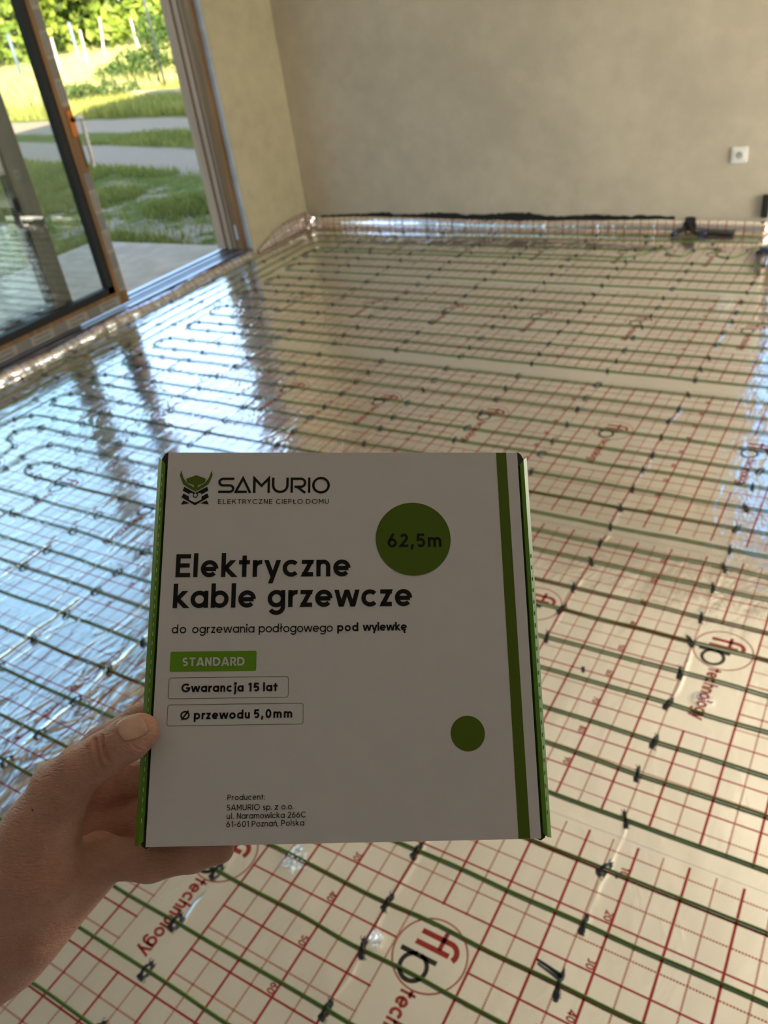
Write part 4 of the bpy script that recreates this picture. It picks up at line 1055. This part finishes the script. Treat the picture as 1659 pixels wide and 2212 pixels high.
# fence posts
def fpost(x, y, ht, r, m, label):
    o = MB().tube([(0, 0, 0), (0, 0, ht), (0, 0, ht + .02)], [r, r, r * .6], 10).tube([(0, 0, ht * .45), (0, 0, ht * .45 + .03)], r * 1.35, 10).build('fence_post', m, None, True)
    o.location = (x, y, -.13); tag(o, label, 'post', 'metal fence posts in the field')
fpost(-15.85, 15.60, 2.3, .028, M['post_dark'], 'thin dark metal fence post nearest the right door frame')
fpost(-21.4, 18.06, 1.78, .045, M['post'], 'grey metal fence post right of the sliding leaf stile')
fpost(-29.0, 21.76, 1.74, .06, M['post'], 'grey metal fence post seen through the sliding leaf glass')
for (az, rho, ht, ln), lab in zip(((-56.0, 46, 2.4, .2), (-51.2, 45, 2.3, .12), (-50.2, 40, 2.0, .05), (-48.6, 44, 2.1, .10), (-47.6, 47, 2.6, .35), (-45.5, 45, 2.3, -.05)),
        ('pale leaning wooden stake in the field, far left through the glass', 'pale wooden stake just right of the leaf stile', 'pale wooden stake behind the middle grey post', 'pale wooden stake right of the middle grey post', 'pale slanting wooden stake in mid field', 'pale wooden stake farthest right in the field')):
    a = math.radians(az); x, y = CX + rho * math.sin(a), CY + rho * math.cos(a)
    o = MB().tube([(0, 0, 0), (ln * .4, ln * .25, ht * .36), (ln * .75, ln * .45, ht * .72)], [.05, .048, .04], 7).build('wooden_stake', M['stake']); o.location = (x, y, -.13); tag(o, lab, 'stake', 'wooden stakes in the field')
o = MB().box((-1.35, -.09, 0), (1.35, .09, .20)).build('kerb_stone', M['concrete'], bevel=.02); o.location = (-15.25, 14.55, -.13); o.rotation_euler = (0, 0, math.atan2(-.73, 2.43)); tag(o, 'pale concrete kerb lying in the grass by the dark fence post', 'kerb')
# bushes and trees: leaf clouds on stems
def leafcloud(name, loc, blobs, nl, size, cols, label, cat, trunk, seed, group=None, translucent=.35):
    r = np.random.default_rng(seed); B = np.array(blobs, float); wgt = B[:, 3] ** 2; wgt /= wgt.sum()
    k = r.choice(len(B), nl, p=wgt); dv = r.normal(size=(nl, 3)); dv /= np.linalg.norm(dv, axis=1)[:, None]
    rad = B[k, 3] * r.uniform(.35, 1.05, nl) ** .5; C0 = B[k, :3] + dv * rad[:, None] * np.array((1, 1, .85))
    n1 = r.normal(size=(nl, 3)); n1 /= np.linalg.norm(n1, axis=1)[:, None]; n2 = np.cross(n1, r.normal(size=(nl, 3))); n2 /= np.linalg.norm(n2, axis=1)[:, None]
    s = size * r.uniform(.5, 1.2, nl)[:, None]
    V = np.stack([C0 - n1 * s, C0 + n2 * s * .5, C0 + n1 * s, C0 - n2 * s * .5], 1).reshape(-1, 3); V[:, 2] = np.maximum(V[:, 2], .01); i = np.arange(nl) * 4
    m, nt, b = newmat(name); oi = nt.nodes.new('ShaderNodeNewGeometry'); rnd = X(nt, oi.outputs['Random Per Island'])
    c = mixcol(nt, rnd, cols[0], cols[1]); nt.links.new(c, b.inputs['Base Color']); b.inputs['Roughness'].default_value = .6
    tr_ = nt.nodes.new('ShaderNodeBsdfTranslucent'); mx = nt.nodes.new('ShaderNodeMixShader'); mx.inputs[0].default_value = translucent
    nt.links.new(c, tr_.inputs[0]); nt.links.new(b.outputs[0], mx.inputs[1]); nt.links.new(tr_.outputs[0], mx.inputs[2]); nt.links.new(mx.outputs[0], nt.nodes['Material Output'].inputs[0])
    root = empty(cat.replace(' ', '_'), loc); tag(root, label, cat, group)
    mesh_obj('foliage', V, np.stack([i, i + 1, i + 2, i + 3], 1).tolist(), m, root)
    tb = MB()
    for t in trunk: tb.tube(t[0], t[1], 7)
    tb.build('stem' if cat == 'bush' else 'trunk', M['post_dark'], root)
BCOL = ((.03, .07, .012), (.10, .17, .025))
leafcloud('bush_leaves', (-17.6, 16.9, -.13), [(0, 0, .5, .6), (.5, .5, .9, .6), (-.4, -.2, .5, .6), (.2, .3, 1.3, .45), (-.9, -.5, .35, .5), (.9, .9, .5, .5)], 6500, .055, BCOL, 'green leafy bush beside the dark fence post', 'bush', [([(0, 0, 0), (.05, .05, .6), (.1, .2, 1.2)], [.03, .02, .01]), ([(0, 0, 0), (-.4, -.2, .5)], [.02, .01])], 21)
leafcloud('weed_leaves', (-17.6, 14.6, -.13), [(0, 0, .2, .40), (.7, .2, .2, .35), (-.7, .1, .2, .35), (-1.3, .3, .15, .3), (1.3, .3, .15, .3)], 3000, .05, ((.04, .08, .014), (.12, .17, .04)), 'low spread of green weeds at the foot of the middle fence post', 'bush', [([(0, 0, 0), (0, 0, .4)], [.012, .006])], 22)
for q, (az, rho, lab) in enumerate(((-61.5, 56, 'bright green tree farthest left behind the field'), (-57.2, 70, 'bright green tree beyond the field, left of the leaf stile'), (-52.8, 56, 'yellow green tree beyond the field behind the leaf stile'), (-48.6, 70, 'yellow green tree beyond the field right of the leaf stile'), (-44.4, 56, 'bright green tree beyond the field above the middle post'), (-40.4, 70, 'bright green tree beyond the field nearest the right frame'))):
    a = math.radians(az); r = random.Random(q + 40)
    bl = [(r.uniform(-2.3, 2.3), r.uniform(-2.3, 2.3), r.uniform(.9, 6.2), r.uniform(1.2, 1.9)) for _ in range(22)]
    leafcloud('tree_leaves', (CX + rho * math.sin(a), CY + rho * math.cos(a), -.13), bl, 6000, .34, ((.12, .19, .02), (.34, .42, .06)), lab, 'tree', [([(0, 0, 0), (.1, 0, 2), (.2, .1, 4.5)], [.25, .2, .1])], 60 + q, 'trees beyond the field')
